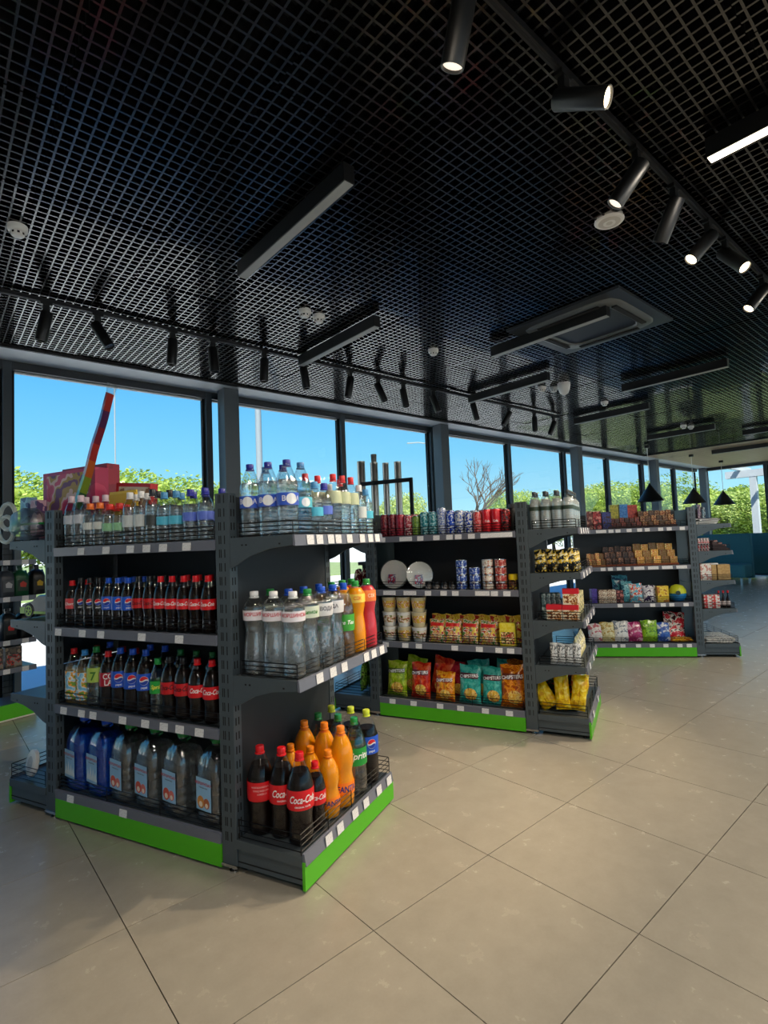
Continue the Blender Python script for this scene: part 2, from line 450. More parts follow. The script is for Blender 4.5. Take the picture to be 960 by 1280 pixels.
for a, b in zip(EM[:-1], EM[1:]): window(a, b, 'y', U1, inward=-1)
BM = [U0 + .05 + i * 1.86 for i in range(12)]
for a, b in zip(BM[:-1], BM[1:]): window(a, b, 'x', N0, top=2.8, inward=1)
tn = [0]
def trim(mb, m):
    tn[0] += 1; return struct('trim_%d' % tn[0], mb, m)
for c in (-1.2, 2.475, 5.83, 9.73, 13.35, 16.62):
    mb = MB().box((c - .085, 5.275, 0), (c + .085, 5.445, CEIL - .012), chamfer=.008)
    trim(mb, M_COLUMN)

# ================================================================== OUTSIDE
def ground_mat():
    m, t, p = newmat('pale_paving')
    g = t.nodes.new('ShaderNodeNewGeometry'); nz = t.nodes.new('ShaderNodeTexNoise'); nz.inputs['Scale'].default_value = .35; nz.inputs['Detail'].default_value = 8
    rp = t.nodes.new('ShaderNodeValToRGB'); rp.color_ramp.elements[0].color = srgb((196, 194, 188)); rp.color_ramp.elements[1].color = srgb((222, 219, 212))
    t.links.new(g.outputs['Position'], nz.inputs['Vector']); t.links.new(nz.outputs['Fac'], rp.inputs['Fac']); t.links.new(rp.outputs['Color'], p.inputs['Base Color'])
    p.inputs['Roughness'].default_value = .9
    return m
g = struct('ground', MB().box((-120, -120, -.6), (160, 160, -.17)), ground_mat())
M_LAWN = mat('lawn_green', (128, 142, 92), .95, 0, .35, 3.0)
g2 = struct('ground_verge', MB().box((-40, 20, -.17), (24, 90, -.12)), M_LAWN)
g3 = struct('ground_hedge_bed', MB().box((20, -12, -.17), (60, 13.9, -.12)), M_LAWN)
def leaf_mat(name, a, b):
    m, t, p = newmat(name)
    g = t.nodes.new('ShaderNodeNewGeometry'); nz = t.nodes.new('ShaderNodeTexNoise'); nz.inputs['Scale'].default_value = 1.7; nz.inputs['Detail'].default_value = 5
    rp = t.nodes.new('ShaderNodeValToRGB'); rp.color_ramp.elements[0].color = srgb(a); rp.color_ramp.elements[1].color = srgb(b)
    rp.color_ramp.elements[0].position = .35; rp.color_ramp.elements[1].position = .65
    t.links.new(g.outputs['Position'], nz.inputs['Vector']); t.links.new(nz.outputs['Fac'], rp.inputs['Fac']); t.links.new(rp.outputs['Color'], p.inputs['Base Color'])
    p.inputs['Roughness'].default_value = .6
    tr = t.nodes.new('ShaderNodeBsdfTranslucent'); t.links.new(rp.outputs['Color'], tr.inputs['Color'])
    mx = t.nodes.new('ShaderNodeMixShader'); mx.inputs['Fac'].default_value = .35; o = t.nodes['Material Output']
    t.links.new(p.outputs[0], mx.inputs[1]); t.links.new(tr.outputs[0], mx.inputs[2]); t.links.new(mx.outputs[0], o.inputs['Surface'])
    return m
M_LEAFS = [leaf_mat('leaf_bright', (120, 150, 44), (196, 208, 100)), leaf_mat('leaf_mid', (96, 132, 46), (172, 190, 92)), leaf_mat('leaf_pale', (140, 160, 72), (206, 214, 130))]
M_BARK = mat('bark', (92, 78, 64), .9, 0, .25, 12)
def crown(seed, n=15000, leaf=.075):
    r = random.Random(seed); mb = MB()
    blobs = [(Vector((0, 0, .62)), .42)] + [(Vector((r.uniform(-.34, .34), r.uniform(-.34, .34), r.uniform(.32, .86))), r.uniform(.16, .27)) for _ in range(13)]
    for _ in range(n):
        c, R = r.choice(blobs)
        d = Vector((r.gauss(0, 1), r.gauss(0, 1), r.gauss(0, 1))).normalized() * R * r.uniform(.55, 1.04) ** .6
        p = c + d; p.z = max(p.z, .12)
        q = Vector((r.gauss(0, 1), r.gauss(0, 1), r.gauss(0, 1))).normalized(); a = q.orthogonal().normalized(); b = q.cross(a)
        s = leaf * r.uniform(.13, .26)
        mb.add([p - a * s, p - b * s * .5, p + a * s, p + b * s * .5], [(0, 1, 2, 3)])
    return mb
CROWNS = [crown(s).mesh('foliage') for s in (1, 2, 3)]
def trunk(seed):
    r = random.Random(seed); mb = MB(); mb.tube([(0, 0, 0), (.01, 0, .2), (0, .01, .45), (.02, 0, .7)], .035, 8, .012)
    for k in range(6):
        a = 2 * PI * k / 6 + r.random(); z = r.uniform(.25, .5)
        mb.tube([(0, 0, z), (.14 * math.cos(a), .14 * math.sin(a), z + .14), (.28 * math.cos(a), .28 * math.sin(a), z + .26)], .014, 6, .004)
    return mb
TRUNKS = [trunk(s).mesh('trunk') for s in (5, 6)]
def tree(px, dist, top, wide, k, label, group='leafy trees beyond the glass'):
    """px fixes only the bearing; dist metres from the viewer; top and wide are the tree's size"""
    d = FW * FPX + RT * (px - 480); d.z = 0; d.normalize()
    P = d * dist
    t = thing('leafy_tree', label, 'tree', (P.x, P.y, -.15), k * 1.3, group)
    top *= .84
    a = obj('foliage', CROWNS[k % 3], M_LEAFS[k % 3], t); a.scale = (wide, wide, top)
    b = obj('trunk', TRUNKS[k % 2], M_BARK, t); b.scale = (top, top, top)
tree(-30, 24, 5.6, 7.5, 0, 'green tree outside at the far left edge of the glazing')
tree(40, 26, 5.3, 6.5, 1, 'green tree behind the boxed dolls, left part of first pane')
tree(118, 33, 5.4, 6.0, 2, 'small green tree behind the pink toy boxes')
tree(205, 28, 6.1, 8.0, 0, 'broad green tree behind the red-and-white book, right of first pane')
tree(262, 31, 6.0, 6.0, 2, 'green tree beside the first column, partly behind it')
tree(306, 25, 5.6, 3.6, 1, 'green tree just right of the first dark column')
tree(505, 34, 5.2, 4.6, 2, 'green tree behind the steel cup tubes')
tree(600, 52, 4.8, 8.0, 1, 'low green tree under the bare tree')
tree(648, 44, 6.0, 5.0, 0, 'green tree behind the mid post, in the fourth pane')
tree(690, 42, 5.6, 5.0, 1, 'green tree seen left of the third column')
tree(742, 40, 5.6, 7.0, 2, 'green tree right of the third column')
tree(784, 36, 5.2, 6.0, 0, 'bright green tree behind the chocolate boxes')
tree(845, 36, 5.6, 6.0, 1, 'green tree behind the middle pendant lamp')
tree(897, 33, 4.1, 5.0, 0, 'bright green tree behind the right pendant lamp')
tree(925, 30, 3.8, 6.0, 2, 'bright green tree left of the white canopy post')
tree(958, 32, 4.0, 6.0, 0, 'bright green tree right of the white canopy post')
tree(1000, 30, 4.0, 6.5, 1, 'green tree at the far right edge of the glazing')
# bare tree
def branch(mb, r, p, d, L, rad, lev):
    q = p + d * L
    mid = p + d * L * .5 + Vector((r.gauss(0, .03), r.gauss(0, .03), 0)) * L
    mb.tube([p, mid, q], rad, 5 if lev > 1 else 6, rad * .6)
    if lev >= 5: return
    for k in range(3):
        n = (d + Vector((r.gauss(0, .42), r.gauss(0, .42), r.gauss(.22, .2)))).normalized()
        branch(mb, r, p.lerp(q, r.uniform(.6, 1.0)), n, L * r.uniform(.6, .82), max(.012, rad * .62), lev + 1)
bt = MB(); rb = random.Random(11)
branch(bt, rb, Vector((0, 0, 0)), Vector((0, 0, 1)), 2.5, .13, 0)
d = FW * FPX + RT * (590 - 480); d.z = 0; d.normalize()
tb = obj('bare_tree', bt, M_BARK, None, tuple(d * 34 + Vector((0, 0, -.17))))
tag(tb, 'bare leafless tree against the sky in the pane right of second column', 'tree')
M_POLE = mat('pole_grey', (138, 146, 150), .5)
def pole(px, dist, h, r, name, label, arm=0):
    d = FW * FPX + RT * (px - 480); d.z = 0; d.normalize(); P = d * dist
    t = thing(name, label, 'pole', (P.x, P.y, -.17))
    obj('shaft', MB().tube([(0, 0, 0), (0, 0, h * .5), (0, 0, h)], r, 12, r * .8), M_POLE, t)
    obj('base_plate', MB().lathe([(r * 2.2, 0), (r * 2.2, .03), (r * 1.3, .04), (r * 1.2, .25)], 12), M_POLE, t)
    if arm:
        obj('arm', MB().tube([(0, 0, h), (-RT.x * arm * .5, -RT.y * arm * .5, h + .12), (-RT.x * arm, -RT.y * arm, h + .1)], r * .7, 8), M_POLE, t)
        obj('lamp_head', MB().box((-.25, -.08, -.04), (.25, .08, .04), Matrix.Translation((-RT.x * arm, -RT.y * arm, h + .1)) @ Matrix.Rotation(-YAW, 4, 'Z'), .02), M_POLE, t)
pole(326, 11.5, 6.5, .075, 'flag_pole', 'thick pale grey pole outside, right of the first column')
pole(145, 22, 9, .03, 'thin_pole', 'thin white pole outside, behind the rainbow foil packet')
pole(537, 42, 9.1, .06, 'street_lamp', 'thin street lamp with arm left of the second column', 1.3)
# white canopy frame outside the end wall
cf = thing('canopy_frame', 'white steel canopy frame standing outside the end window', 'canopy', (19.4, 0, -.17))
M_CANOPY = mat('canopy_white', (176, 180, 182), .5)
for y in (4.87, 1.4, -2.2):
    obj('post', MB().box((-.09, y - .09, 0), (.09, y + .09, 3.0)), M_CANOPY, cf)
obj('front_beam', MB().box((-.1, -3.0, 3.0), (.1, 5.6, 3.22)), M_CANOPY, cf)
obj('wall_beam', MB().box((-2.2, -3.0, 3.22), (-2.05, 5.3, 3.42)), M_CANOPY, cf)
for y in (5.2, 4.2, 3.2, 2.2, 1.2, .2, -.8, -1.8):
    obj('rafter', MB().box((-2.2, y - .04, 3.22), (1.0, y + .04, 3.36)), M_CANOPY, cf)

# ================================================================== CEILING EQUIPMENT
M_DIFF_OFF = mat('frosted_diffuser', (160, 164, 162), .5)
M_DIFF_ON = memit('lit_diffuser', (255, 240, 214), 3.5)
M_LAMPBODY = mat('lamp_black', (14, 15, 16), .4, 0, .05, spec=.5)
LB = MB().box((-.03, -.535, 0), (.03, .535, .085), chamfer=.002).mesh('housing')
LD = MB().box((-.024, -.53, -.003), (.024, .53, 0)).mesh('diffuser')
LW = MB().tube([(0, 0, 0), (0, 0, .14)], .0016, 5).lathe([(.006, .055), (.006, .075), (.003, .08)], 8).mesh('hanger')
def linear_light(u, n, label, lit=False, z=2.895, watts=28):
    t = thing('linear_light', label, 'ceiling light', (u, n, z), 0, 'linear ceiling lights')
    obj('housing', LB, M_LAMPBODY, t)
    obj('diffuser', LD, M_DIFF_ON if lit else M_DIFF_OFF, t)
    for s in (-.42, .42): obj('hanger', LW, M_CHROME, t, (0, s, .085))
    if lit:
        L = bpy.data.lights.new('linear_lamp', 'AREA'); L.shape = 'RECTANGLE'; L.size = .05; L.size_y = 1.0; L.energy = watts; L.color = (1, .88, .72)
        lo_ = link('linear_lamp', L, t, (0, 0, -.006))
linear_light(1.43, 2.33, 'black linear ceiling light, unlit, nearest the camera')
linear_light(2.56, 3.48, 'unlit black linear ceiling light between the double smoke detector and the window track')
linear_light(3.85, 2.33, 'unlit black linear ceiling light crossing the air-conditioning cassette')
linear_light(4.92, 3.5, 'unlit black linear ceiling light right of the single smoke detector')
linear_light(6.1, 2.2, 'unlit black linear ceiling light behind the cassette on its right')
linear_light(7.25, 3.45, 'unlit black linear ceiling light below the triple detector cluster')
linear_light(9.75, 3.45, 'unlit black linear ceiling light nearest the timber ceiling, window side')
linear_light(10.9, 2.3, 'unlit black linear ceiling light at right edge before the timber ceiling')
linear_light(13.0, 3.45, 'black linear ceiling light hung under the timber ceiling')
linear_light(2.60, .19, 'lit warm linear ceiling light at the upper right edge of the picture', True)
for i, u in enumerate((.2, 5.0, 7.4)):  # unseen fixtures carrying the lit row on, added for their light
    linear_light(u, .19, 'added lit linear ceiling light above the walkway, out of frame, %s along the row' % ORD[i + 1], True)
for i, u in enumerate((-.4, 3.4, 7.2)):  # unseen rear fixtures, added to give the room fill light
    linear_light(u, -2.2, 'added lit linear ceiling light, unseen behind the camera, %s of the rear row' % ORD[i + 1], True, watts=30)

SB = MB().lathe([(.031, -.188), (.032, -.2), (.036, -.2), (.0365, -.195), (.0365, -.004), (.034, 0), (.001, .001)], 20, close=False).mesh('housing')
SL = MB().lathe([(.0005, -.190), (.012, -.189), (.031, -.1915)], 20, close=False).mesh('lens')
SA = MB().box((-.02, -.014, 0), (.02, .014, .05), chamfer=.003).box((-.035, -.016, .045), (.035, .016, .062)).mesh('adaptor')
M_LENS_OFF = mat('reflector_off', (150, 148, 142), .2, .8)
M_LENS_ON = memit('lit_lens', (255, 232, 190), 5.0)
M_LENS_DIM = memit('dim_lens', (250, 235, 215), .9)
def spot(u, n, dx, dy, dep, label, lit=0, group='track spotlights'):
    t = thing('track_spotlight', label, 'spotlight', (u, n, 2.9), 0, group)
    obj('adaptor', SA, M_LAMPBODY, t)
    obj('stem', MB().tube([(0, 0, .01), (0, 0, -.035)], .008, 8), M_LAMPBODY, t)
    ax = (RT * dx + Vector((0, 0, -1)) * dy + Vector((FW.x, FW.y, 0)) * dep); ax.normalize()
    q = (-ax).to_track_quat('Z', 'Y')
    P = Vector((0, 0, -.035)) - ax * .035
    h = obj('housing', SB, M_LAMPBODY, t, P); h.rotation_euler = q.to_euler()
    obj('lens', SL, (M_LENS_OFF, M_LENS_DIM, M_LENS_ON)[lit], h)
    if lit == 2:
        L = bpy.data.lights.new('spot_lamp', 'SPOT'); L.energy = (0, 8, 130)[lit]; L.spot_size = math.radians(62); L.spot_blend = .6; L.shadow_soft_size = .03; L.color = (1, .80, .55)
        o = link('spot_lamp', L, t, P + ax * .205); o.rotation_euler = ax.to_track_quat('-Z', 'Y').to_euler()
TR = 2.955
def track(a, b, n, label):
    t = thing('lighting_track', label, 'track', (a, n, TR))
    obj('rail', MB().box((0, -.013, .008), (b - a, .013, .034)), M_LAMPBODY, t)
    obj('conductor_slot', MB().box((.01, -.005, .0068), (b - a - .01, .005, .008)), M_SLOT, t)
    x = .5
    while x < b - a:
        obj('hanger', MB().tube([(0, 0, .034), (0, 0, .075)], .002, 5).lathe([(.006, .036), (.006, .05), (.003, .055)], 8), M_CHROME, t, (x, 0, 0)); x += 1.0
track(-2.5, 6.95, 4.05, 'black lighting track parallel to the windows')
track(-1.5, 6.0, .93, 'black lighting track crossing the top right of the picture')
WS = [(.6, -9, 42), (.91, 22, 36), (1.43, -3, 38), (1.75, 3, 38), (2.21, -2, 32), (2.61, 4, 34), (3.14, -5, 28), (3.5, 10, 24), (3.85, 4, 26), (4.31, 8, 24), (5.01, 5, 24), (5.72, -10, 18), (6.3, 0, 22), (6.78, -8, 20)]
for i, (u, dx, dy) in enumerate(WS):
    spot(u, 4.05, dx, dy, 0, 'unlit black spotlight, %s from the left on the window track' % ORD[i + 1])
RS = [(1.20, -14, 62, 22, 1, 'black spotlight cut by the top edge of the picture'), (1.76, 46, 26, -34, 2, 'lit spotlight tilted to the right on the walkway track'),
      (2.36, -36, 52, 14, 1, 'black spotlight tilted left, left of the round ceiling speaker'), (2.77, -16, 58, 34, 0, 'black spotlight hanging nearly straight, right of the ceiling speaker'),
      (3.24, -34, 38, -2, 2, 'lit spotlight, fifth along the walkway track'), (3.52, 10, 34, -26, 2, 'lit spotlight facing the camera, sixth along the walkway track'), (4.26, -30, 36, 0, 2, 'lit spotlight at right edge, last on the walkway track')]
for u, dx, dy, dp, lit, lb in RS: spot(u, .93, dx, dy, dp, lb, lit)

DT = MB().lathe([(.05, .03), (.05, .0), (.046, -.012), (.036, -.018), (.034, -.034), (.026, -.044), (.008, -.047)], 24).mesh('body')
DB = MB()
for k in range(8):
    a = 2 * PI * k / 8; DB.box((.0345, -.006, -.034), (.0362, .006, -.020), Matrix.Rotation(a, 4, 'Z'))
DB = DB.mesh('vent')
def detector(u, n, label, s=1.0):
    t = thing('smoke_detector', label, 'smoke detector', (u, n, CEIL - .02), 0, 'smoke detectors')
    a = obj('body', DT, M_WHITE, t); b = obj('vent', DB, M_SLOT, t)
    a.scale = b.scale = (s * .92, s * .92, s * .75)
detector(.355, 3.24, 'white smoke detector at the left edge of the ceiling')
detector(2.10, 3.22, 'left one of the paired white smoke detectors behind the nearest linear light')
detector(2.235, 3.24, 'right one of the paired white smoke detectors behind the nearest linear light')
detector(3.477, 3.24, 'single white smoke detector between pair and cassette')
detector(5.42, 3.36, 'left one of the paired smoke detectors above the ceiling siren')
detector(5.56, 3.29, 'right one of the paired smoke detectors above the ceiling siren')
detector(6.76, 3.28, 'single white smoke detector right of the ceiling siren')
detector(9.5, 3.3, 'left one of the paired detectors near the timber ceiling')
detector(9.68, 3.25, 'right one of the paired detectors near the timber ceiling')
sp = thing('ceiling_siren', 'white bowl-shaped ceiling siren under two smoke detectors', 'siren', (5.52, 3.14, CEIL - .02))
obj('base', MB().lathe([(.07, .03), (.07, -.01)], 24), M_WHITE, sp)
obj('bowl', MB().lathe([(.068, -.0105), (.062, -.05), (.045, -.09), (.015, -.11)], 24), M_WHITE, sp)
sk = thing('ceiling_speaker', 'round white ceiling speaker below the walkway track', 'speaker', (2.857, 1.293, CEIL))
obj('rim', MB().lathe([(.075, .02), (.078, 0), (.07, -.008), (.058, -.0085)], 32), M_WHITE, sk)
obj('grille', MB().lathe([(.0575, -.004), (.0575, -.009), (.03, -.012), (.004, -.013)], 32), mat('speaker_grille', (206, 204, 198), .5), sk)
obj('centre_ring', MB().lathe([(.032, -.0121), (.032, -.0145), (.026, -.0145), (.026, -.0125)], 24), M_WHITE, sk)

ac = thing('ceiling_cassette', 'square black air-conditioning cassette set into the louvre ceiling', 'air conditioner', (4.13, 2.095, CEIL))
M_AC = mat('cassette_dark_grey', (52, 57, 60), .35); M_AC2 = mat('cassette_frame_grey', (92, 98, 101), .35)
pl = MB()
for a, b in (((-.475, -.475), (.475, -.36)), ((-.475, .36), (.475, .475)), ((-.475, -.36), (-.36, .36)), ((.36, -.36), (.475, .36))):
    pl.box((a[0], a[1], -.016), (b[0], b[1], .004))
obj('panel', pl, M_AC, ac)
ring = MB(); seg = 40; R0, R1 = .36, .30
pts = []
for R, z in ((.40, -.0165), (.385, -.03), (.30, -.034), (.29, -.018)):
    for k in range(seg):
        a = 2 * PI * k / seg; q = R / ((abs(math.cos(a)) ** 7 + abs(math.sin(a)) ** 7) ** (1 / 7)); pts.append((q * math.cos(a), q * math.sin(a), z))
ring.add(pts, [(i * seg + k, i * seg + (k + 1) % seg, (i + 1) * seg + (k + 1) % seg, (i + 1) * seg + k) for i in range(3) for k in range(seg)], True)
obj('frame', ring, M_AC2, ac)
obj('grille', MB().box((-.285, -.285, -.022), (.285, .285, -.012)), M_BLACK, ac)
for k in range(4):
    lv = obj('louvre', MB().box((-.26, .315, -.046), (.26, .355, -.036), Matrix.Rotation(PI / 2 * k, 4, 'Z'), .004), M_SLOT, ac)

for i, (u, lb) in enumerate(((10.94, 'black cone pendant lamp, left of the three'), (13.28, 'black cone pendant lamp, middle of the three'), (15.28, 'black cone pendant lamp, right of the three'))):
    t = thing('pendant_lamp', lb, 'pendant lamp', (u, 4.5, 2.2), 0, 'cone pendant lamps')
    zt = CEIL - 2.2 - .012
    obj('cord', MB().tube([(0, 0, .02), (0, 0, zt)], .006, 6), M_WHITE, t)
    obj('ceiling_rose', MB().lathe([(.05, zt - .05), (.05, zt)], 16), M_BLACK, t)
    obj('shade', MB().lathe([(.012, .03), (.02, 0), (.245, -.33), (.238, -.333), (.016, -.012)], 28, close=False), M_BLACK, t)
    obj('bulb', MB().lathe([(.012, -.05), (.04, -.1), (.045, -.13), (.03, -.16), (.004, -.17)], 14), mat('opal_bulb', (235, 232, 225), .3), t)

# ================================================================== SHELVING
W = 1.137; PW = .075; DEP = .76
FA = Frame((.458, 3.158), -66.9)
FB = Frame((2.958 - W * math.cos(math.radians(-66.9)), 2.091 - W * math.sin(math.radians(-66.9))), -66.9)
_c = Frame((5.26, 2.77), -51.5); FC = Frame(tuple(_c.w(.918 - W, 0))[:2], -51.5)
LEVELS = (1.31, .92, .545)
def wires(x0, x1, y0, y1, z0, hgt, nx, ny, sides=True, r=.0022):
    """low guard of black wire: along the front (y0) and back along both ends to y1"""
    mb = MB()
    for k in range(4):
        z = z0 + hgt * (k + .6) / 3.6
        mb.tube([(x0, y0, z), (x1, y0, z)], r, 4)
        if sides:
            mb.tube([(x0, y0, z), (x0, y1, z)], r, 4); mb.tube([(x1, y0, z), (x1, y1, z)], r, 4)
    zt = z0 + hgt * (3.6) / 3.6
    for k in range(nx + 1):
        x = x0 + (x1 - x0) * k / nx; mb.tube([(x, y0 - r, z0 + .002), (x, y0 - r, zt)], r, 4)
    if sides:
        for k in range(1, ny + 1):
            y = y0 + (y1 - y0) * k / ny
            for x in (x0, x1): mb.tube([(x, y, z0 + .002), (x, y, zt)], r, 4)
    return mb
TAG = MB().box((-.024, -.0012, -.019), (.024, 0, .019)).mesh('price_tag')
TAGW = MB().box((-.05, -.0012, -.017), (.05, 0, .017)).mesh('price_tag')
def post(t, x0, y0, foot=True, h=1.505, w=PW, d=.045, face='xy'):
    o = obj('post', MB().box((x0, y0, .03), (x0 + w, y0 + d, h), chamfer=.002), M_STEEL, t)
    s = MB(); z = .12
    while z < h - .04:
        for q in (.28, .40, .66):
            s.box((x0 + w * q - .0022, y0 - .0006, z), (x0 + w * q + .0022, y0 + .0002, z + .034))
        s.box((x0 + w - .0002, y0 + .010, z), (x0 + w + .0006, y0 + .016, z + .03)); s.box((x0 + w - .0002, y0 + .026, z), (x0 + w + .0006, y0 + .032, z + .03))
        s.box((x0 - .0006, y0 + .010, z), (x0 + .0002, y0 + .016, z + .03))
        z += .056
    sl = obj('slots', s, M_SLOT, o); sl['kind'] = 'stuff'
    obj('foot_bar', MB().box((x0 - .002, y0 - .004, .02), (x0 + w + .002, y0 + d, .032)), M_CHROME, t)
    obj('levelling_foot', MB().lathe([(.018, 0), (.018, .006), (.006, .008), (.006, .02)], 12, c=(x0 + w * .6, y0 + .015)), M_CHROME, t)
def shelf_board(t, x0, x1, y0, y1, z, rail=True, tags=(), guard=True, gh=.062, name='shelf', nx=3, wide=()):
    b = MB().box((x0, y0 + .004, z - .026), (x1, y1, z)).box((x0, y0 + .004, z - .034), (x1, y0 + .02, z - .026))
    o = obj(name, b, M_STEEL, t)
    if rail:
        rb = MB().prism([(y0 - .008, z + .004), (y0 + .003, z + .006), (y0 + .003, z - .036), (y0 - .004, z - .038)], x0, x1, 'x')
        r = obj('price_rail', rb, M_RAIL, o)
    for k, x in enumerate(tags):
        me = TAGW if k in wide else TAG
        obj('price_tag', me, M_TAG, o, (x, y0 - .0075, z - .016), (-.09, 0, 0))
    if guard:
        obj('wire_guard', wires(x0 + .012, x1 - .012, y0 + .012, y0 + .16, z, gh, nx, 1), M_WIRE, o)
    return o
def end_shelf(t, side, z, depth, w, tags=(), guard=True, rail=True, gh=.06, bracket=True, width=.74):
    """end-cap shelf: side +1 projects from the right posts, -1 from the left; built in gondola coordinates"""
    xa, xb = (W + PW + .002, W + PW + depth) if side > 0 else (-depth, -.002)
    xf = xb if side > 0 else xa                                   # front edge
    b = MB().box((xa, .012, z - .024), (xb, width + .008, z))
    o = obj('shelf', b, M_STEEL, t)
    if bracket:
        for y in (.0, width + .008):
            xi = xa if side > 0 else xb; s = side
            poly = [(xi, z + .004), (xi + s * (depth - .004), z + .004), (xi + s * (depth - .004), z - .034), (xi + s * depth * .62, z - .046), (xi + s * depth * .34, z - .07), (xi + s * depth * .1, z - .108), (xi, z - .118)]
            obj('bracket', MB().prism(poly, y, y + .012), M_STEEL, o)
        obj('bolt', MB().box((xa + .06 if side > 0 else xb - .09, -.0012, z - .03), (xa + .067 if side > 0 else xb - .083, 0, z - .024)).box((xa + .08 if side > 0 else xb - .07, -.0012, z - .03), (xa + .088 if side > 0 else xb - .062, 0, z - .024)).box((xf - side * .06 - .004, -.0012, z - .03), (xf - side * .06 + .004, 0, z - .024)), M_SLOT, o)
    if rail:
        rb = MB().prism([(xf, z + .006), (xf + side * .008, z + .004), (xf + side * .012, z - .038), (xf, z - .036)], .004, width + .016)
        obj('price_rail', rb, M_RAIL, o)
        for y in tags: obj('price_tag', TAG, M_TAG, o, (xf + side * .0125, y, z - .016), (-.09 * 1, 0, PI / 2 * side))
    if guard:
        mb = wires(.02, width, 0, .26 * depth / .3, 0, gh, 4, 1)
        g = obj('wire_guard', mb, M_WIRE, o, (xf - side * .012, 0 if side > 0 else width + .02, z), (0, 0, PI / 2 * side))
    return o
def end_base(t, side, depth, tags=(), width=.74, green=True):
    xa, xb = (W + PW + .002, W + PW + depth) if side > 0 else (-depth, -.002)
    xf = xb if side > 0 else xa; s = side
    o = obj('plinth', MB().box((min(xa, xb), .006, .028), (max(xa, xb), width + .014, .132)), M_STEEL, t)
    obj('plinth_lip', MB().box((min(xa, xb), -.004, .098), (max(xa, xb), .006, .134)), M_STEEL, o)
    obj('plinth_groove', MB().box((min(xa, xb), .0045, .045), (max(xa, xb), .0062, .049)), M_SLOT, o)
    if green: obj('kick_panel', MB().box((xf, .0, .012), (xf + s * .012, width + .02, .112)), M_GREEN, t)
    obj('price_rail', MB().prism([(xf, .142), (xf + s * .008, .14), (xf + s * .016, .098), (xf, .098)], .004, width + .016), M_RAIL, t)
    for y in tags: obj('price_tag', TAG, M_TAG, t, (xf + s * .0165, y, .12), (-.12, 0, PI / 2 * side))
    obj('wire_guard', wires(.004, width + .016, 0, .28 * depth / .3, 0, .075, 4, 1), M_WIRE, t, (xf - side * .008, 0 if side > 0 else width + .02, .134), (0, 0, PI / 2 * side))
    for y in (.05, width - .05):
        obj('castor', MB().lathe([(.014, 0), (.016, .012), (.008, .016), (.008, .03)], 12, c=(xf - side * .03, y)), M_BLACK, t)
def gondola(F, name, lbl, tags, wides=((), (), (), ())):
    t = thing('gondola_shelf', lbl, 'shelving', tuple(F.o), F.a)
    for x, y in ((PW + .004, DEP / 2 - .02), (W - .004 - .03, DEP / 2 - .02)):
        obj('spine_post', MB().box((x, y, .02), (x + .03, y + .04, 1.50)), M_STEEL, t)
    for y in (DEP / 2 - .03, DEP / 2 + .022):
        for z0, z1 in ((.13, .50), (.503, .90), (.903, 1.30), (1.303, 1.48)):
            obj('back_panel', MB().box((PW + .004, y, z0), (W - .004, y + .008, z1)), M_PANEL, t)
    for z, tg, wd in zip(LEVELS, tags[:3], wides[:3]):
        shelf_board(t, PW + .003, W - .003, 0, DEP / 2 - .032, z, True, tg, wide=wd)
        shelf_board(t, PW + .003, W - .003, DEP / 2 + .032, DEP, z, False, (), False)
    shelf_board(t, PW + .003, W - .003, 0, DEP / 2 - .032, .138, True, tags[3], wide=wides[3])
    shelf_board(t, PW + .003, W - .003, DEP / 2 + .032, DEP, .138, False, (), False)
    obj('plinth', MB().box((PW + .003, .03, .02), (W - .003, DEP - .03, .11)), M_BLACK, t)
    obj('kick_panel', MB().box((PW + .003, -.004, .012), (W - .003, .010, .102)), M_GREEN, t)
    return t
def end_cap(F, side, lbl, levels, base_tags, depth=.31, tags=None, base=True):
    t = thing('end_cap_shelf', lbl, 'shelving', tuple(F.o), F.a)
    x0 = W if side > 0 else 0
    post(t, x0, 0); post(t, x0, DEP - .045)
    xp = x0 + PW - .012 if side > 0 else x0 + .004
    for z0, z1 in ((.13, .72), (.723, 1.30), (1.303, 1.49)):
        obj('back_panel', MB().box((xp, .047, z0), (xp + .008, DEP - .047, z1)), M_PANEL, t)
    for i, z in enumerate(levels):
        end_shelf(t, side, z, depth, DEP, (tags or {}).get(i, ()), guard=(i not in (tags or {}).get('open', ())), rail=(i not in (tags or {}).get('open', ())))
    end_base(t, side, depth, base_tags)
    return t
def fx(F, pxs, y, z): return [F.xat(p, y, z) for p in pxs]
def fy(F, pxs, x, z): return [F.yat(p, x, z) for p in pxs]
c1 = lambda l: [x / 3.2 for x in l]
c3 = lambda l: [60 + x / 4.174 for x in l]
c5 = lambda l: [270 + x / 4.268 for x in l]
c6 = lambda l: [270 + x / 4.0 for x in l]
c7 = lambda l: [410 + x / 3.84 for x in l]
c9 = lambda l: [730 + x / 6.857 for x in l]
tA = [fx(FA, c1([330, 430, 527, 592, 658, 752]), 0, 1.29), fx(FA, c3([62, 187, 283, 497, 692]), 0, .9), fx(FA, c3([90, 183, 243, 397, 515, 612, 695, 797]), 0, .52), fx(FA, c3([125, 400]), 0, .12)]
gondola(FA, 'A', 'dark grey gondola stocked with bottled water and soft drinks, nearest the camera', tA)
XE = W + PW + .31
end_cap(FA, 1, 'dark grey end-cap shelves with three levels of bottles, nearest the camera', (1.315, .765), fy(FA, c6([548, 605, 680, 735, 800, 850]), XE, .12),
        tags={0: fy(FA, c5([490, 540, 600, 640, 700, 768, 812, 848]), XE, 1.30), 1: fy(FA, c5([540, 612, 672, 790, 830, 873]), XE, .75)})
end_cap(FA, -1, 'dark grey end-cap shelves on the far left with toy car and net', (1.355, .945, .565), (), depth=.30, tags={'open': (1, 2)})
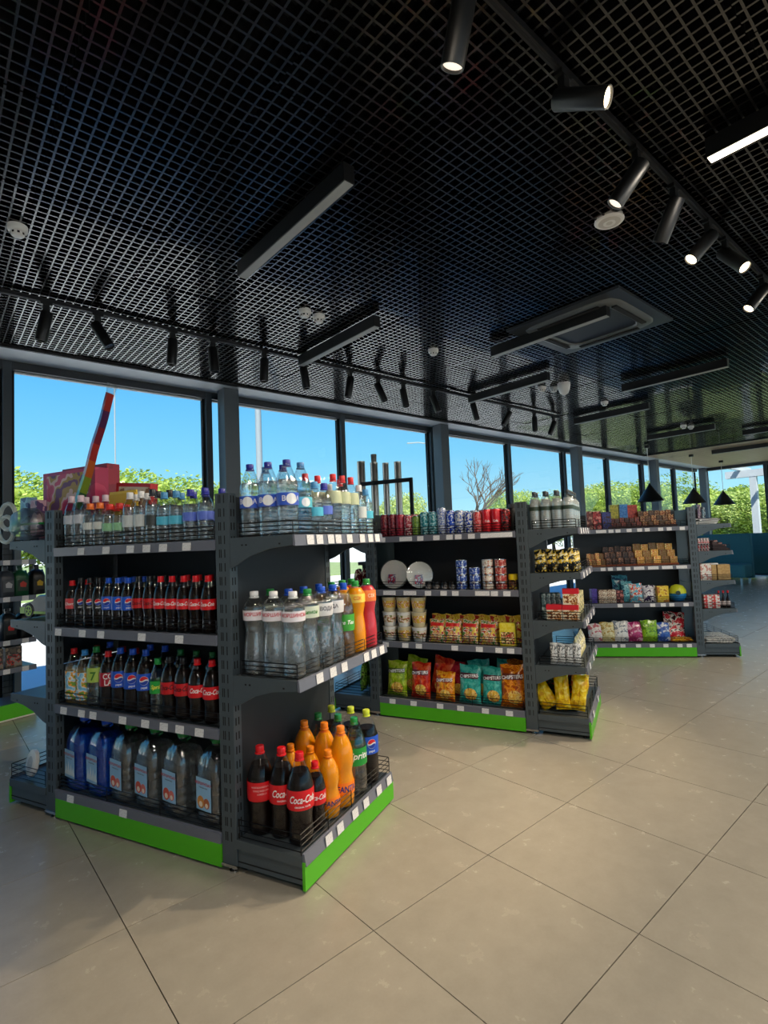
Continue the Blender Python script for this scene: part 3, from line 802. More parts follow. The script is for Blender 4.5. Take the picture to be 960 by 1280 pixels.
tB = [fx(FB, c7([263, 375, 445, 522, 585, 627, 690, 750, 800, 850]), 0, 1.29), fx(FB, c7([297, 395, 482, 557, 613, 742, 800, 860]), 0, .9),
      fx(FB, c7([280, 373, 438, 610, 728, 822, 878]), 0, .53), fx(FB, c7([312, 413, 540, 638, 757, 872]), 0, .12)]
gondola(FB, 'B', 'dark grey gondola with cans, tins, noodles and crisps in the middle', tB, ((1, 8, 9), (0, 1, 5), (), ()))
end_cap(FB, 1, 'dark grey five-level end-cap shelves with snacks, right of the crisps', (1.315, 1.03, .725, .44), (.15, .5), tags={0: (.1, .25, .4, .55), 1: (.1, .3, .5), 2: (.1, .2, .4, .6), 3: (.15, .4, .6)})
end_cap(FB, -1, 'dark grey end-cap shelves half hidden behind the nearest end cap', (1.315, .92, .545), (.2, .5), tags={})
tC = [fx(FC, c9([145, 230, 290, 385, 475, 540, 655, 728, 840]), 0, 1.29), fx(FC, c9([163, 225, 300, 375, 470, 592, 712, 835]), 0, .9),
      fx(FC, c9([308, 450, 587, 677, 750, 872]), 0, .53), fx(FC, c9([262, 332, 465, 583, 700, 820, 900]), 0, .12)]
gondola(FC, 'C', 'dark grey gondola with chocolate, biscuits and sweets, farthest from the camera', tC, ((0,), (4, 5, 6, 7), (), ()))
end_cap(FC, 1, 'dark five-level end-cap shelves in silhouette at the far right', (1.32, 1.05, .755, .475), (), depth=.31, tags={})

# ================================================================== PRODUCTS
PROF = {
 'cola': [(.50, 0), (.80, .012), (.90, .045), (.93, .11), (.90, .20), (.86, .28), (.90, .34), (.99, .41), (1, .45), (1, .60), (.98, .65), (.86, .73), (.66, .81), (.44, .88), (.33, .925), (.31, .945)],
 'straight': [(.60, 0), (.90, .015), (1, .06), (1, .30), (.97, .36), (1, .40), (1, .62), (.97, .68), (.80, .77), (.55, .86), (.36, .92), (.33, .945)],
 'cone': [(.62, 0), (.92, .015), (1, .05), (1, .20), (.97, .23), (1, .26), (1, .40), (1, .58), (1, .66), (.95, .71), (.80, .78), (.58, .86), (.38, .93), (.36, .95)],
 'wave': [(.66, 0), (.92, .012), (.97, .04), (.99, .14), (1, .26), (.95, .38), (.84, .49), (.82, .54), (.90, .60), (.99, .66), (1, .70), (1, .80), (.94, .84), (.72, .89), (.44, .93), (.36, .955)],
 'fanta': [(.60, 0), (.90, .015), (.97, .06), (1, .14), (1, .30), (.92, .36), (.86, .42), (.92, .47), (1, .53), (1, .60), (.99, .66), (.90, .73), (.72, .81), (.47, .88), (.34, .925), (.32, .945)],
 'small': [(.62, 0), (.94, .02), (1, .06), (.97, .14), (1, .2), (.97, .28), (1, .34), (1, .62), (.95, .70), (.74, .79), (.46, .86), (.42, .9), (.42, .92)],
}
def interp(pr, f):
    for (r0, z0), (r1, z1) in zip(pr[:-1], pr[1:]):
        if z0 <= f <= z1: return r0 + (r1 - r0) * (f - z0) / max(1e-6, z1 - z0)
    return pr[-1][0]
def dense(pr, z0, z1, R, H, off=0.0, n=40, ribs=0.0):
    zs = sorted(set([z0, z1] + [z for r, z in pr if z0 < z < z1] + ([z0 + (z1 - z0) * k / n for k in range(n)] if ribs else [])))
    out = []
    for z in zs:
        r = interp(pr, z) * R
        if ribs and z < .64: r += ribs * math.sin(z * 110)
        out.append((max(.001, r + off), z * H))
    return out
# kind: (profile, height, radius, fill, drink, cap, cap radius frac, label z0, z1, label ink, lettering [(text, cap height, ink, z, shear, squeeze)], ribs, base name, look)
WH = (245, 245, 245)
K = {
 'cola2': ('cola', .335, .0525, .80, M_COLA, RED, .33, .40, .62, (222, 22, 34), [('Coca-Cola', .028, WH, .485, .4, .66), ('ORIGINAL TASTE', .006, WH, .435, 0, 1.0)], 0, 'cola_bottle', 'large red-capped cola bottle'),
 'cola2b': ('cola', .335, .0525, .80, M_COLA, RED, .33, .40, .62, (222, 22, 34), [('НАПІЙ БЕЗАЛКОГОЛЬНИЙ', .006, (250, 200, 200), .56, 0, .8), ('СКЛАД: ВОДА, ЦУКОР', .006, (250, 200, 200), .52, 0, .8), ('КОФЕЇН 2 Л', .006, (250, 200, 200), .48, 0, .8)], 0, 'cola_bottle', 'large cola bottle turned to its small print'),
 'cola1': ('cola', .262, .0405, .80, M_COLA, RED, .36, .40, .60, (222, 22, 34), [('Coca-Cola', .021, WH, .48, .4, .66)], 0, 'cola_bottle', 'medium red-capped cola bottle'),
 'cola05': ('cola', .245, .0325, .80, M_COLA, RED, .42, .42, .60, (222, 22, 34), [('Coca-Cola', .0165, WH, .485, .4, .66)], 0, 'cola_bottle', 'small red-capped cola bottle'),
 'zero05': ('cola', .245, .0325, .80, M_COLA, BLKC, .42, .42, .60, (206, 24, 34), [('Coca-Cola', .0165, (20, 10, 10), .485, .4, .66)], 0, 'cola_bottle', 'small black-capped red-label cola bottle'),
 'zero1': ('cola', .262, .0405, .80, M_COLA, BLKC, .36, .40, .60, (206, 24, 34), [('Coca-Cola', .021, (20, 10, 10), .48, .4, .66)], 0, 'cola_bottle', 'medium black-capped red-label cola bottle'),
 'cherry05': ('straight', .228, .0315, .78, M_COLA, RED, .42, .40, .62, (226, 78, 84), [('Cherry', .013, WH, .48, .3, 1)], 0, 'cola_bottle', 'small cola bottle with pinkish label'),
 'pepsi05': ('straight', .240, .0318, .78, M_COLA, BLUE, .42, .38, .64, (30, 92, 214), [], 0, 'cola_bottle', 'small blue-label cola bottle'),
 'black05': ('straight', .240, .0318, .78, M_COLA, BLKC, .42, .38, .62, (28, 26, 30), [], 0, 'cola_bottle', 'small black-label cola bottle'),
 'pepsi1': ('straight', .285, .0415, .78, M_COLA, BLUE, .36, .38, .64, (24, 84, 205), [], 0, 'cola_bottle', 'medium blue-label cola bottle'),
 'pepsi2': ('straight', .335, .0525, .76, M_COLA, (212, 226, 60), .33, .42, .66, (24, 84, 205), [], 0, 'cola_bottle', 'large blue-label cola bottle, lime cap'),
 'cola_red1': ('straight', .265, .04055, .78, M_COLA, RED, .36, .40, .64, (178, 22, 46), [('CO', .026, WH, .53, 0, .9), ('LA', .026, WH, .42, 0, .9)], 0, 'cola_bottle', 'block-lettered dark red cola bottle'),
 'sprite05': ('straight', .25, .034, .80, M_LEM, GREENC, .42, .40, .62, (40, 168, 66), [('Sprite', .018, (250, 246, 90), .485, .3, 1)], .0006, 'lemonade_bottle', 'small green-label lemonade bottle'),
 'sprite1': ('straight', .272, .042, .80, M_LEM, GREENC, .36, .40, .62, (40, 168, 66), [('Sprite', .02, (250, 246, 90), .485, .3, 1)], .0006, 'lemonade_bottle', 'medium green-label lemonade bottle'),
 'sprite2': ('straight', .335, .0525, .80, M_LEM, GREENC, .33, .40, .63, (30, 150, 58), [('Sprite', .030, WH, .49, .3, 1)], .0006, 'lemonade_bottle', 'large green-label lemonade bottle'),
 'seven1': ('straight', .282, .0425, .80, M_LEM, GREENC, .36, .42, .66, (176, 206, 92), [('7', .04, (60, 120, 40), .46, 0, 1)], .0005, 'lemonade_bottle', 'pale-green-label lemonade bottle marked 7'),
 'juice1': ('straight', .265, .0405, .66, M_JUICE, RED, .36, .10, .60, None, [], 0, 'juice_bottle', 'red-capped juice bottle with picture label'),
 'juice1b': ('straight', .262, .0405, .66, M_JUICE, (60, 150, 225), .36, .10, .60, None, [], 0, 'juice_bottle', 'blue-capped juice bottle with picture label'),
 'fanta2': ('fanta', .335, .0525, .88, M_ORANGE, (250, 140, 20), .33, .17, .32, (252, 130, 16), [('FANTA', .026, (20, 50, 140), .21, .1, .8)], 0, 'orange_drink_bottle', 'large orange soda bottle'),
 'fanta1': ('fanta', .268, .045, .88, M_ORANGE, (250, 140, 20), .36, .17, .32, (252, 130, 16), [('FANTA', .02, (20, 50, 140), .21, .1, 1)], 0, 'orange_drink_bottle', 'medium orange soda bottle'),
 'water15': ('cone', .305, .0425, .74, M_WATER, NAVY, .37, .40, .56, (52, 92, 206), [('ВОДА', .02, WH, .455, 0, 1)], .0009, 'water_bottle', 'large navy-capped water bottle'),
 'water15b': ('cone', .305, .042, .74, mclear('pale_blue_water', (150, 208, 250), .55, .02, 1.33), (70, 130, 190), .37, .38, .52, (96, 196, 220), [], .0009, 'water_bottle', 'blue-tinted large water bottle'),
 'morsh15': ('wave', .333, .0455, .80, M_WATER, WHT, .38, .66, .78, (236, 232, 240), [('МОРШИНСЬКА', .014, (196, 30, 60), .715, 0, .95)], 0, 'water_bottle', 'white-capped waisted water bottle'),
 'morsh15g': ('wave', .333, .0455, .80, M_WATER, GREENC, .38, .66, .80, (214, 224, 206), [('Лимон', .016, (60, 130, 50), .71, .2, 1)], 0, 'water_bottle', 'green-capped waisted water bottle'),
 'morsh15n': ('wave', .333, .0455, .80, M_WATER, BLUE, .38, .64, .80, (222, 222, 226), [('ВОДА', .016, (60, 60, 80), .71, 0, 1)], 0, 'water_bottle', 'blue-capped waisted water bottle'),
 'tea15': ('straight', .333, .0445, .84, M_TEA, BLUE, .36, .36, .58, (70, 168, 60), [('Ice Tea', .018, WH, .45, .3, 1)], 0, 'tea_bottle', 'amber iced tea bottle'),
 'orangej': ('wave', .333, .0445, .90, M_ORANGE, (40, 150, 60), .40, .70, .82, (250, 214, 90), [('СІК', .016, (230, 110, 20), .74, 0, 1)], 0, 'juice_bottle', 'green-capped orange juice bottle'),
 'redj': ('wave', .333, .0445, .90, M_REDJ, (40, 150, 60), .40, .68, .84, (240, 130, 60), [('СІК', .016, (250, 230, 200), .74, 0, 1)], 0, 'juice_bottle', 'green-capped red juice bottle'),
 'w_white': ('small', .262, .0345, .72, M_WATER, (228, 205, 220), .44, .46, .62, (205, 212, 224), [], .0009, 'water_bottle', 'pink-capped water bottle'),
 'w_orange': ('small', .215, .0325, .72, M_WATER, (236, 120, 50), .52, .40, .56, (220, 224, 222), [], .0009, 'water_bottle', 'short orange-capped water bottle'),
 'w_red': ('small', .203, .0325, .72, M_WATER, (216, 48, 44), .56, .36, .54, (150, 205, 160), [], .0009, 'water_bottle', 'short red-capped water bottle'),
 'w_clear': ('small', .248, .034, .72, M_WATER, (232, 234, 238), .44, .34, .56, (206, 214, 216), [], .0009, 'water_bottle', 'white-capped water bottle'),
 'w_dark': ('small', .252, .034, .72, M_WATER, (44, 46, 52), .44, .34, .52, (64, 70, 72), [], .0009, 'water_bottle', 'black-capped water bottle'),
 'w_cyan': ('small', .232, .034, .72, M_WATER, (80, 150, 205), .46, .36, .52, (84, 190, 222), [], .0009, 'water_bottle', 'cyan-label water bottle'),
 'w_navy': ('small', .232, .034, .72, M_WATER, (50, 54, 160), .46, .40, .56, (96, 120, 218), [], .0009, 'water_bottle', 'small navy-capped water bottle'),
 'w_redtop': ('small', .28, .036, .72, M_WATER, (220, 40, 44), .40, .52, .72, (196, 205, 170), [], .0009, 'water_bottle', 'tall red-capped water bottle'),
 'w_band': ('small', .252, .034, .80, M_HAZY, (42, 44, 46), .40, .50, .60, (50, 66, 52), [], .0006, 'water_bottle', 'green-banded water bottle'),
}
M_PICLAB = mprint('picture_label', [(120, 190, 230), (160, 212, 240), (226, 236, 240), (250, 170, 60), (120, 170, 70)], 34, .4, 2)
def badge(key, r, z, rad, cols):
    """round two-colour badge laid on a bottle (wave-split disc)"""
    def mk(part):
        mb = MB(); n = 20
        def P(a, q):
            x, zz = q * math.cos(a), q * math.sin(a); return (r * math.sin(x / r), -r * math.cos(x / r), z + zz)
        if part == 'disc':
            vs = [P(0, 0)] + [P(2 * PI * k / n, rad) for k in range(n)]
            mb.add(vs, [(0, 1 + k, 1 + (k + 1) % n) for k in range(n)])
        return mb
    return cached(('badge', key), lambda: mk('disc'))
def badge_half(key, r, z, rad, top):
    def mk():
        mb = MB(); n = 12; vs = []; fs = []
        for k in range(n + 1):
            x = -rad * .92 + 1.84 * rad * k / n; e = math.sqrt(max(0, rad * rad - x * x)) * .98
            w = rad * .16 * math.sin(x / rad * 3.0)
            a, b = (rad * .14 + w, e) if top else (-e, -rad * .16 + w)
            if top and a > b: a = b
            if not top and b < a: b = a
            for zz in (a, b): vs.append((r * math.sin(x / r), -r * math.cos(x / r), z + zz))
        fs = [(2 * k, 2 * k + 2, 2 * k + 3, 2 * k + 1) for k in range(n)]
        mb.add(vs, fs); return mb
    return cached(('badgeh', key, top), mk)
def bottle(kind, P, rot, label, group=None, cat='bottle'):
    pn, H, R, fill, drink, capc, cr, z0, z1, lab, txt, ribs, bname, look = K[kind]
    pr = PROF[pn]; ztop = pr[-1][1]
    t = thing(bname, label, cat, tuple(P), rot, group)
    obj('plastic_body', cached(('body', kind), lambda: MB().lathe(dense(pr, 0, ztop, R, H, 0, 44, ribs), 22)), M_PETDARK if drink in (M_COLA, M_ORANGE, M_REDJ) else M_PETDRY, t)
    obj('drink', cached(('drink', kind), lambda: MB().lathe(dense(pr, .008, fill, R, H, -.0015, 44, ribs), 22)), drink, t)
    cq = R * cr
    obj('cap', cached(('cap', kind), lambda: MB().lathe([(cq * 1.12, ztop * H - .012), (cq * 1.15, ztop * H - .008), (cq * .95, ztop * H - .006), (cq * .98, ztop * H - .002), (cq, ztop * H), (cq, H - .002), (cq * .9, H)], 18)), cap(capc), t)
    m = M_PICLAB if lab is None else ink(lab)
    lb = obj('label_wrap', cached(('lab', kind), lambda: MB().lathe(dense(pr, z0, z1, R, H, .0012 + (ribs or 0)), 26, close=False)), m, t)
    rl = max(interp(pr, z0 + (z1 - z0) * k / 8) for k in range(9)) * R + .0022 + (ribs or 0)
    for s, h, c, z, sh, sq in txt:
        obj('lettering', text_mesh((kind, z), s, h, on_cyl(rl, z * H), .005, sh, .025, sq), ink(c), lb)
    if kind.startswith(('pepsi', 'black')):
        zc = (z0 * .4 + z1 * .6) * H; rad = (z1 - z0) * H * .27
        obj('emblem', badge(kind, rl, zc, rad, 0), ink(WH), lb)
        obj('emblem_top', badge_half(kind, rl + .0006, zc, rad * .96, True), ink((222, 26, 40)), lb)
        obj('emblem_bottom', badge_half(kind, rl + .0006, zc, rad * .96, False), ink((20, 60, 170)), lb)
        obj('lettering', text_mesh((kind, 'p'), 'pepsi', rad * .5, on_cyl(rl, zc - rad * 1.75), .005, 0, .02), ink(WH), lb)
    if kind in ('water15', 'water15b'):
        obj('emblem', badge(kind, rl + .0005, (z0 + z1) / 2 * H, (z1 - z0) * H * .44, 0), ink((240, 244, 250)), lb)
    return t
RJ = random.Random(21)
def row(F, kinds, pxs, y, z, where, turn=0.0, jit=.25, group=None, dz=.1):
    """a row of bottles along a gondola shelf; pixel columns give their places along it"""
    cnt = {}; tot = {}
    for k in kinds: tot[K[k][13]] = tot.get(K[k][13], 0) + 1
    for k, px in zip(kinds, pxs):
        x = F.xat(px, y, z + dz); lk = K[k][13]; cnt[lk] = cnt.get(lk, 0) + 1
        pre = '' if tot[lk] == 1 else ', %s such from left' % ORD[cnt[lk]]
        bottle(k, F.w(x, y, z), F.a + turn + RJ.uniform(-jit, jit), lk + pre + ', ' + where, group)
def rowx(F, kinds, xs, y, z, where, turn=0.0, jit=.4, group=None):
    cnt = {}; tot = {}
    for k in kinds: tot[K[k][13]] = tot.get(K[k][13], 0) + 1
    for k, x in zip(kinds, xs):
        lk = K[k][13]; cnt[lk] = cnt.get(lk, 0) + 1
        pre = '' if tot[lk] == 1 else ', %s such from left' % ORD[cnt[lk]]
        bottle(k, F.w(x, y, z), F.a + turn + RJ.uniform(-jit, jit), lk + pre + ', ' + where, group)
# ---- gondola A, upper soft-drink shelf (small bottles)
k2 = ['cherry05', 'black05', 'black05', 'black05', 'pepsi05', 'pepsi05', 'pepsi05', 'zero05', 'zero05', 'cola05', 'cola05', 'cola05', 'cola05', 'cola05']
x2 = [.124, .192, .260, .328, .396, .464, .532, .604, .675, .746, .817, .888, .959, 1.03]
rowx(FA, k2, [x + .012 for x in x2], .052, .92, 'front row, upper soft-drink shelf', .75, .3)
rowx(FA, ['cherry05', 'black05', 'black05', 'black05', 'pepsi05', 'pepsi05', 'pepsi05', 'zero05', 'zero05', 'zero05', 'cola05', 'cola05', 'cola05', 'cola05'], [x + .028 for x in x2], .125, .92, 'second row, upper soft-drink shelf', 0, 1.5)
# ---- gondola A, lower soft-drink shelf
k3 = ['juice1', 'juice1b', 'seven1', 'cola_red1', 'pepsi1', 'pepsi1', 'pepsi1', 'sprite05', 'zero1', 'zero1', 'cola1', 'cola1']
x3 = [.124, .208, .294, .381, .467, .553, .638, .714, .790, .873, .956, 1.040]
rowx(FA, k3, x3, .066, .545, 'front row, lower soft-drink shelf', .7, .2)
rowx(FA, ['cola1', 'pepsi1', 'cola_red1', 'cola1', 'pepsi1', 'pepsi1', 'sprite1', 'sprite1', 'sprite1', 'cola1'], [.16, .26, .355, .45, .55, .65, .75, .85, .95, 1.05], .165, .545, 'second row, lower soft-drink shelf', 0, 1.5)
# ---- gondola A, top shelf of water
kt = ['w_white', 'w_white', 'w_orange', 'w_white', 'w_orange', 'w_red', 'w_red', 'w_red', 'w_clear', 'w_clear', 'w_dark', 'w_dark', 'w_cyan', 'w_cyan', 'w_navy', 'w_navy']
xt = [.125, .196, .264, .331, .399, .467, .535, .603, .672, .742, .812, .882]
ks = ['w_white', 'w_white', 'w_orange', 'w_orange', 'w_red', 'w_red', 'w_clear', 'w_dark', 'w_cyan', 'w_cyan', 'w_navy', 'w_navy']
rowx(FA, ['w_white', 'w_white', 'w_orange', 'w_orange', 'w_red', 'w_red', 'w_clear', 'w_clear', 'w_dark', 'w_cyan', 'w_cyan', 'w_navy', 'w_navy'], [.135, .207, .278, .35, .421, .493, .565, .640, .715, .79, .865, .95, 1.035], .052, 1.31, 'front row, top water shelf', 0, 3)
rowx(FA, ['w_white', 'w_white', 'w_white', 'w_red', 'w_red', 'w_clear', 'w_clear', 'w_dark', 'w_dark', 'w_cyan', 'w_navy', 'w_navy', 'w_navy'], [.14, .215, .29, .365, .44, .515, .59, .665, .74, .815, .89, .965, 1.06], .127, 1.31, 'second row, top water shelf', 0, 3)

# ---- six-litre water jugs
JP = [(.058, 0), (.070, .006), (.075, .02), (.075, .05), (.0735, .056), (.075, .062), (.075, .085), (.0735, .091), (.075, .097), (.075, .120), (.0735, .126), (.075, .132), (.075, .155), (.0735, .161), (.075, .167), (.075, .195), (.0735, .201), (.074, .208), (.071, .232), (.062, .262), (.046, .290), (.030, .305), (.021, .309), (.021, .318)]
JM = MB().lathe(JP, 36, 4.0); JMe = JM.mesh('plastic_body')
JWm = MB().lathe([(max(.001, r - .002), z + .001) for r, z in JP if z < .285], 36, 4.0).mesh('drink')
JC = MB().lathe([(.024, .316), (.025, .318), (.025, .332), (.022, .334)], 20).mesh('cap')
JH = MB().tube([(-.028, 0, .306), (-.05, 0, .318), (-.04, 0, .332), (0, 0, .337), (.04, 0, .332), (.05, 0, .318), (.028, 0, .306)], .004, 6).mesh('handle')
JL = MB().box((-.048, -.0775, .062), (.048, -.0762, .192)).mesh('label_sheet')
M_SKYLAB = mat('pale_blue_label', (150, 196, 232), .4, 0, .06, 20)
def jug(F, x, y, z, rot, label, blue, pic):
    t = thing('water_jug', label, 'water jug', tuple(F.w(x, y, z)), F.a + rot, 'six-litre water jugs on the bottom shelf')
    obj('plastic_body', JMe, mfilm('blue_pet_wall', (.42, .68, .95), .8, .05, .08) if blue else M_PETDRY, t)
    obj('drink', JWm, M_BLUEWATER if blue else M_WATER, t)
    obj('cap', JC, cap(BLUE if blue else GREENC), t); obj('handle', JH, cap(BLUE if blue else GREENC), t)
    l = obj('label_sheet', JL, M_SKYLAB, t)
    fl = lambda xx, zz: (xx, -.0783, zz)
    obj('lettering', text_mesh(('jug',), 'МОРШИНСЬКА', .0115, lambda xx, zz: (xx, -.0783, .165 + zz), .2, 0, .03, .92), ink((190, 36, 60)), l)
    obj('lettering', text_mesh(('jug2',), 'природна вода', .006, lambda xx, zz: (xx, -.0783, .152 + zz), .2, 0, .02, .9), ink((90, 90, 110)), l)
    if pic == 'peaks':
        mb = MB()
        for c, h in ((-.03, .05), (-.008, .065), (.016, .055), (.036, .042)): mb.prism([(c - .016, .075), (c + .016, .075), (c, .075 + h)], -.0781, -.0779)
        obj('mountain_print', mb, ink((222, 234, 244)), l)
    else:
        cols = [(214, 84, 60), (224, 120, 110)] if pic == 'red' else [(214, 142, 62), (186, 98, 48)]
        for q, (c, r) in enumerate(((-.018, .023), (.020, .019))):  # plain rounds standing in for the bears on the label
            mb = MB(); n = 20
            mb.prism([(c + r * math.cos(2 * PI * k / n), .094 + r * 1.1 * math.sin(2 * PI * k / n)) for k in range(n)], -.0782, -.0778)
            obj('blob_print', mb, ink(cols[q]), l)
            mb2 = MB().prism([(c + r * .5 * math.cos(2 * PI * k / n), .086 + r * .5 * math.sin(2 * PI * k / n)) for k in range(n)], -.0784, -.0781)
            obj('blob_print', mb2, ink((246, 226, 206)), l)
JX = [.165, .328, .495, .662, .835, 1.035]
JD = [('first', True, 'peaks'), ('second', True, 'peaks'), ('third', False, 'red'), ('fourth', False, 'red'), ('fifth', False, 'red'), ('sixth', False, 'brown')]
for x, (n, bl, pic) in zip(JX, JD):
    jug(FA, x, .095, .138, -.16, '%s six-litre water jug, %s from the left on the bottom shelf' % ('blue' if bl else 'clear', n), bl, pic)

# ---- end cap A: turned to face along the gondola axis
TE = PI / 2
def spots(kinds, pts, z, where, turn=TE - .5, jit=.3):
    cnt = {}; tot = {}
    for k in kinds: tot[K[k][13]] = tot.get(K[k][13], 0) + 1
    for k, (x, y) in zip(kinds, pts):
        lk = K[k][13]; cnt[lk] = cnt.get(lk, 0) + 1
        pre = '' if tot[lk] == 1 else ', %s such from left' % ORD[cnt[lk]]
        bottle(k, FA.w(x, y, z), FA.a + turn + RJ.uniform(-jit, jit), lk + pre + ', ' + where)
EB = 'nearest end cap, bottom'
spots(['cola2b', 'cola2', 'cola2', 'cola1'], [(1.268, .085), (1.365, .10), (1.462, .085), (1.466, .185)], .138, EB, .80, .08)
spots(['fanta1', 'fanta1', 'fanta1', 'fanta2', 'fanta2', 'fanta2'], [(1.268, .29), (1.365, .30), (1.462, .29), (1.268, .40), (1.37, .41), (1.465, .395)], .138, EB, .85, .2)
spots(['sprite2', 'sprite2', 'sprite2', 'pepsi2', 'pepsi2', 'pepsi2'], [(1.268, .515), (1.37, .53), (1.465, .515), (1.268, .635), (1.37, .65), (1.465, .635)], .138, EB, .9, .12)
EM_ = 'nearest end cap, middle'
spots(['morsh15', 'morsh15', 'morsh15', 'morsh15g', 'morsh15n', 'tea15', 'orangej', 'redj'], [(1.277, .065), (1.375, .065), (1.470, .065), (1.470, .165), (1.470, .27), (1.470, .455), (1.470, .565), (1.470, .68)], .765, 'outer row, ' + EM_, .9, .2)
spots(['morsh15g', 'morsh15n', 'morsh15n', 'morsh15n', 'tea15', 'morsh15g', 'orangej', 'redj'], [(1.277, .17), (1.372, .17), (1.375, .275), (1.470, .362), (1.372, .40), (1.372, .51), (1.372, .61), (1.372, .70)], .765, 'inner row, ' + EM_, .9, .6)
ET = 'nearest end cap, top'
spots(['water15', 'water15', 'water15', 'water15b'], [(1.277, .06), (1.370, .06), (1.463, .06), (1.463, .155)], 1.315, 'outer row, ' + ET, .7, .35)
spots(['w_cyan', 'w_navy', 'w_redtop', 'w_redtop', 'w_redtop', 'w_clear', 'w_cyan'], [(1.468, .245), (1.468, .322), (1.468, .40), (1.468, .482), (1.468, .562), (1.468, .64), (1.468, .71)], 1.315, 'front edge, ' + ET, .9, 2)
spots(['water15', 'water15b', 'w_redtop', 'w_redtop', 'w_clear', 'w_redtop'], [(1.370, .16), (1.277, .16), (1.385, .30), (1.385, .40), (1.385, .50), (1.385, .60)], 1.315, 'inner row, ' + ET, .9, 2)

# ---------------------------------------------------------------- cans, cups, boxes, bags
def can(P, rot, label, cols, h=.165, r=.0325, group=None, word=None, wc=WH, name='drink_can'):
    t = thing(name, label, 'can', tuple(P), rot, group)
    key = (round(h, 3), round(r, 4))
    obj('body', cached(('can',) + key, lambda: MB().lathe([(r * .76, 0), (r * .8, .002), (r, .012), (r, h - .016), (r * .84, h - .004)], 22)), mprint('can_%s' % (cols,), cols, 75, .25, 1.5), t)
    obj('lid', cached(('canlid',) + key, lambda: MB().lathe([(r * .84, h - .0042), (r * .85, h), (r * .78, h), (r * .76, h - .004), (.001, h - .004)], 22)), M_CHROME, t)
    obj('ring_pull', cached(('canpull',) + key, lambda: MB().box((-.006, -.012, h - .004), (.006, .008, h - .0025))), M_CHROME, t)
    if word:
        obj('lettering', text_mesh(('can', word, key), word, r * .5, on_cyl(r + .0008, h * .45), .005, 0, .02, .8), ink(wc), t)
    return t
def rowcans(F, items, y, z, where):
    for i, (x, h, cols, look, word, wc) in enumerate(items):
        can(F.w(x, y, z), F.a + RJ.uniform(-.5, .5), '%s can, %s from left, %s' % (look, ORD[i + 1], where), cols, h, .0325 if h > .15 else .031, None, word, wc)
DR, TL, SV = (120, 30, 44), (46, 132, 142), (196, 202, 210)
def maroon(): return [(86, 20, 34), (124, 34, 48), (150, 60, 70)]
cansB = [(.147, .172, maroon(), 'dark red', None, WH), (.212, .172, maroon(), 'dark red', None, WH), (.277, .168, [(140, 30, 52), (176, 50, 70)], 'crimson', None, WH),
         (.342, .155, [(150, 36, 54), (188, 70, 84), (214, 190, 190)], 'short crimson', None, WH), (.405, .148, [(92, 130, 50), (132, 164, 70)], 'short green', None, WH),
         (.470, .172, [(40, 120, 132), (72, 150, 160), (160, 200, 205)], 'teal', None, WH), (.537, .172, [(40, 120, 132), (72, 150, 160), (160, 200, 205)], 'teal', None, WH),
         (.604, .195, [(190, 200, 214), (52, 84, 170), (204, 210, 220)], 'tall silver-blue', None, WH), (.670, .172, [(28, 62, 170), (40, 84, 200), (200, 208, 220)], 'blue', None, WH),
         (.736, .168, [(204, 208, 216), (190, 196, 206), (36, 70, 170)], 'silver-blue', None, WH), (.802, .148, [(28, 62, 170), (206, 210, 216)], 'short blue-silver', None, WH),
         (.866, .150, [(206, 60, 60), (222, 130, 130)], 'short red', None, WH), (.931, .165, [(200, 24, 40), (214, 40, 52)], 'red', 'Cola', WH), (.997, .165, [(200, 24, 40), (214, 40, 52)], 'red', 'Cola', WH),
         (1.062, .158, [(30, 24, 26), (180, 36, 40), (60, 30, 30)], 'black-and-red', None, WH)]
rowcans(FB, cansB, .055, 1.31, 'front of can shelf')
rowcans(FB, [(x + .02, .165, c, lk, None, w) for (x, h, c, lk, wd, w) in cansB[:-1]], .128, 1.31, 'second row of can shelf')
bt = thing('thermos_bottle', 'black metal drink bottle at the right end of the can shelf', 'bottle', tuple(FB.w(1.098, .12, 1.31)), FB.a)
obj('body', MB().lathe([(.03, 0), (.032, .01), (.032, .15), (.026, .165)], 20), M_BLACK, bt); obj('cap', MB().lathe([(.027, .1652), (.027, .19), (.024, .193)], 18), mat('grey_cap', (60, 62, 64), .4), bt)

def carton(P, rot, label, w, d, h, cols, name='carton', cat='box', group=None, tilt=0.0, front=None, scale=40, word=None, wc=WH, band=None, fr=(.1, .62)):
    """a packet or box: its own folded body, a printed front panel and, where it has them, a band and lettering"""
    t = thing(name, label, cat, tuple(P), rot, group)
    if tilt: t.rotation_euler = (tilt, 0, rot)
    key = (round(w, 3), round(d, 3), round(h, 3))
    obj('body', cached(('carton',) + key, lambda: MB().box((-w / 2, -d / 2, 0), (w / 2, d / 2, h), chamfer=min(.002, d * .1))), mprint('box_%s_%s' % (cols, scale), cols, scale, .4, 2), t)
    if front is not None:
        obj('front_print', cached(('cfront',) + key, lambda: MB().box((-w * .42, -d / 2 - .0008, h * fr[0]), (w * .42, -d / 2, h * fr[1]))), mprint('box_%s_%s' % (front, scale * 1.5), front, scale * 1.5, .4, 2), t)
    if band is not None:
        obj('band', cached(('cband',) + key, lambda: MB().box((-w / 2 - .0006, -d / 2 - .0007, h * .68), (w / 2 + .0006, d / 2 + .0006, h + .0006))), ink(band), t)
    if word:
        hh = min(h * .2, w / (len(word) * .75))
        obj('lettering', text_mesh(('box', word, key), word, hh, lambda x, z: (x, -d / 2 - .0012, h * .74 + z - hh * .3), .5, 0, .03), ink(wc), t)
    return t
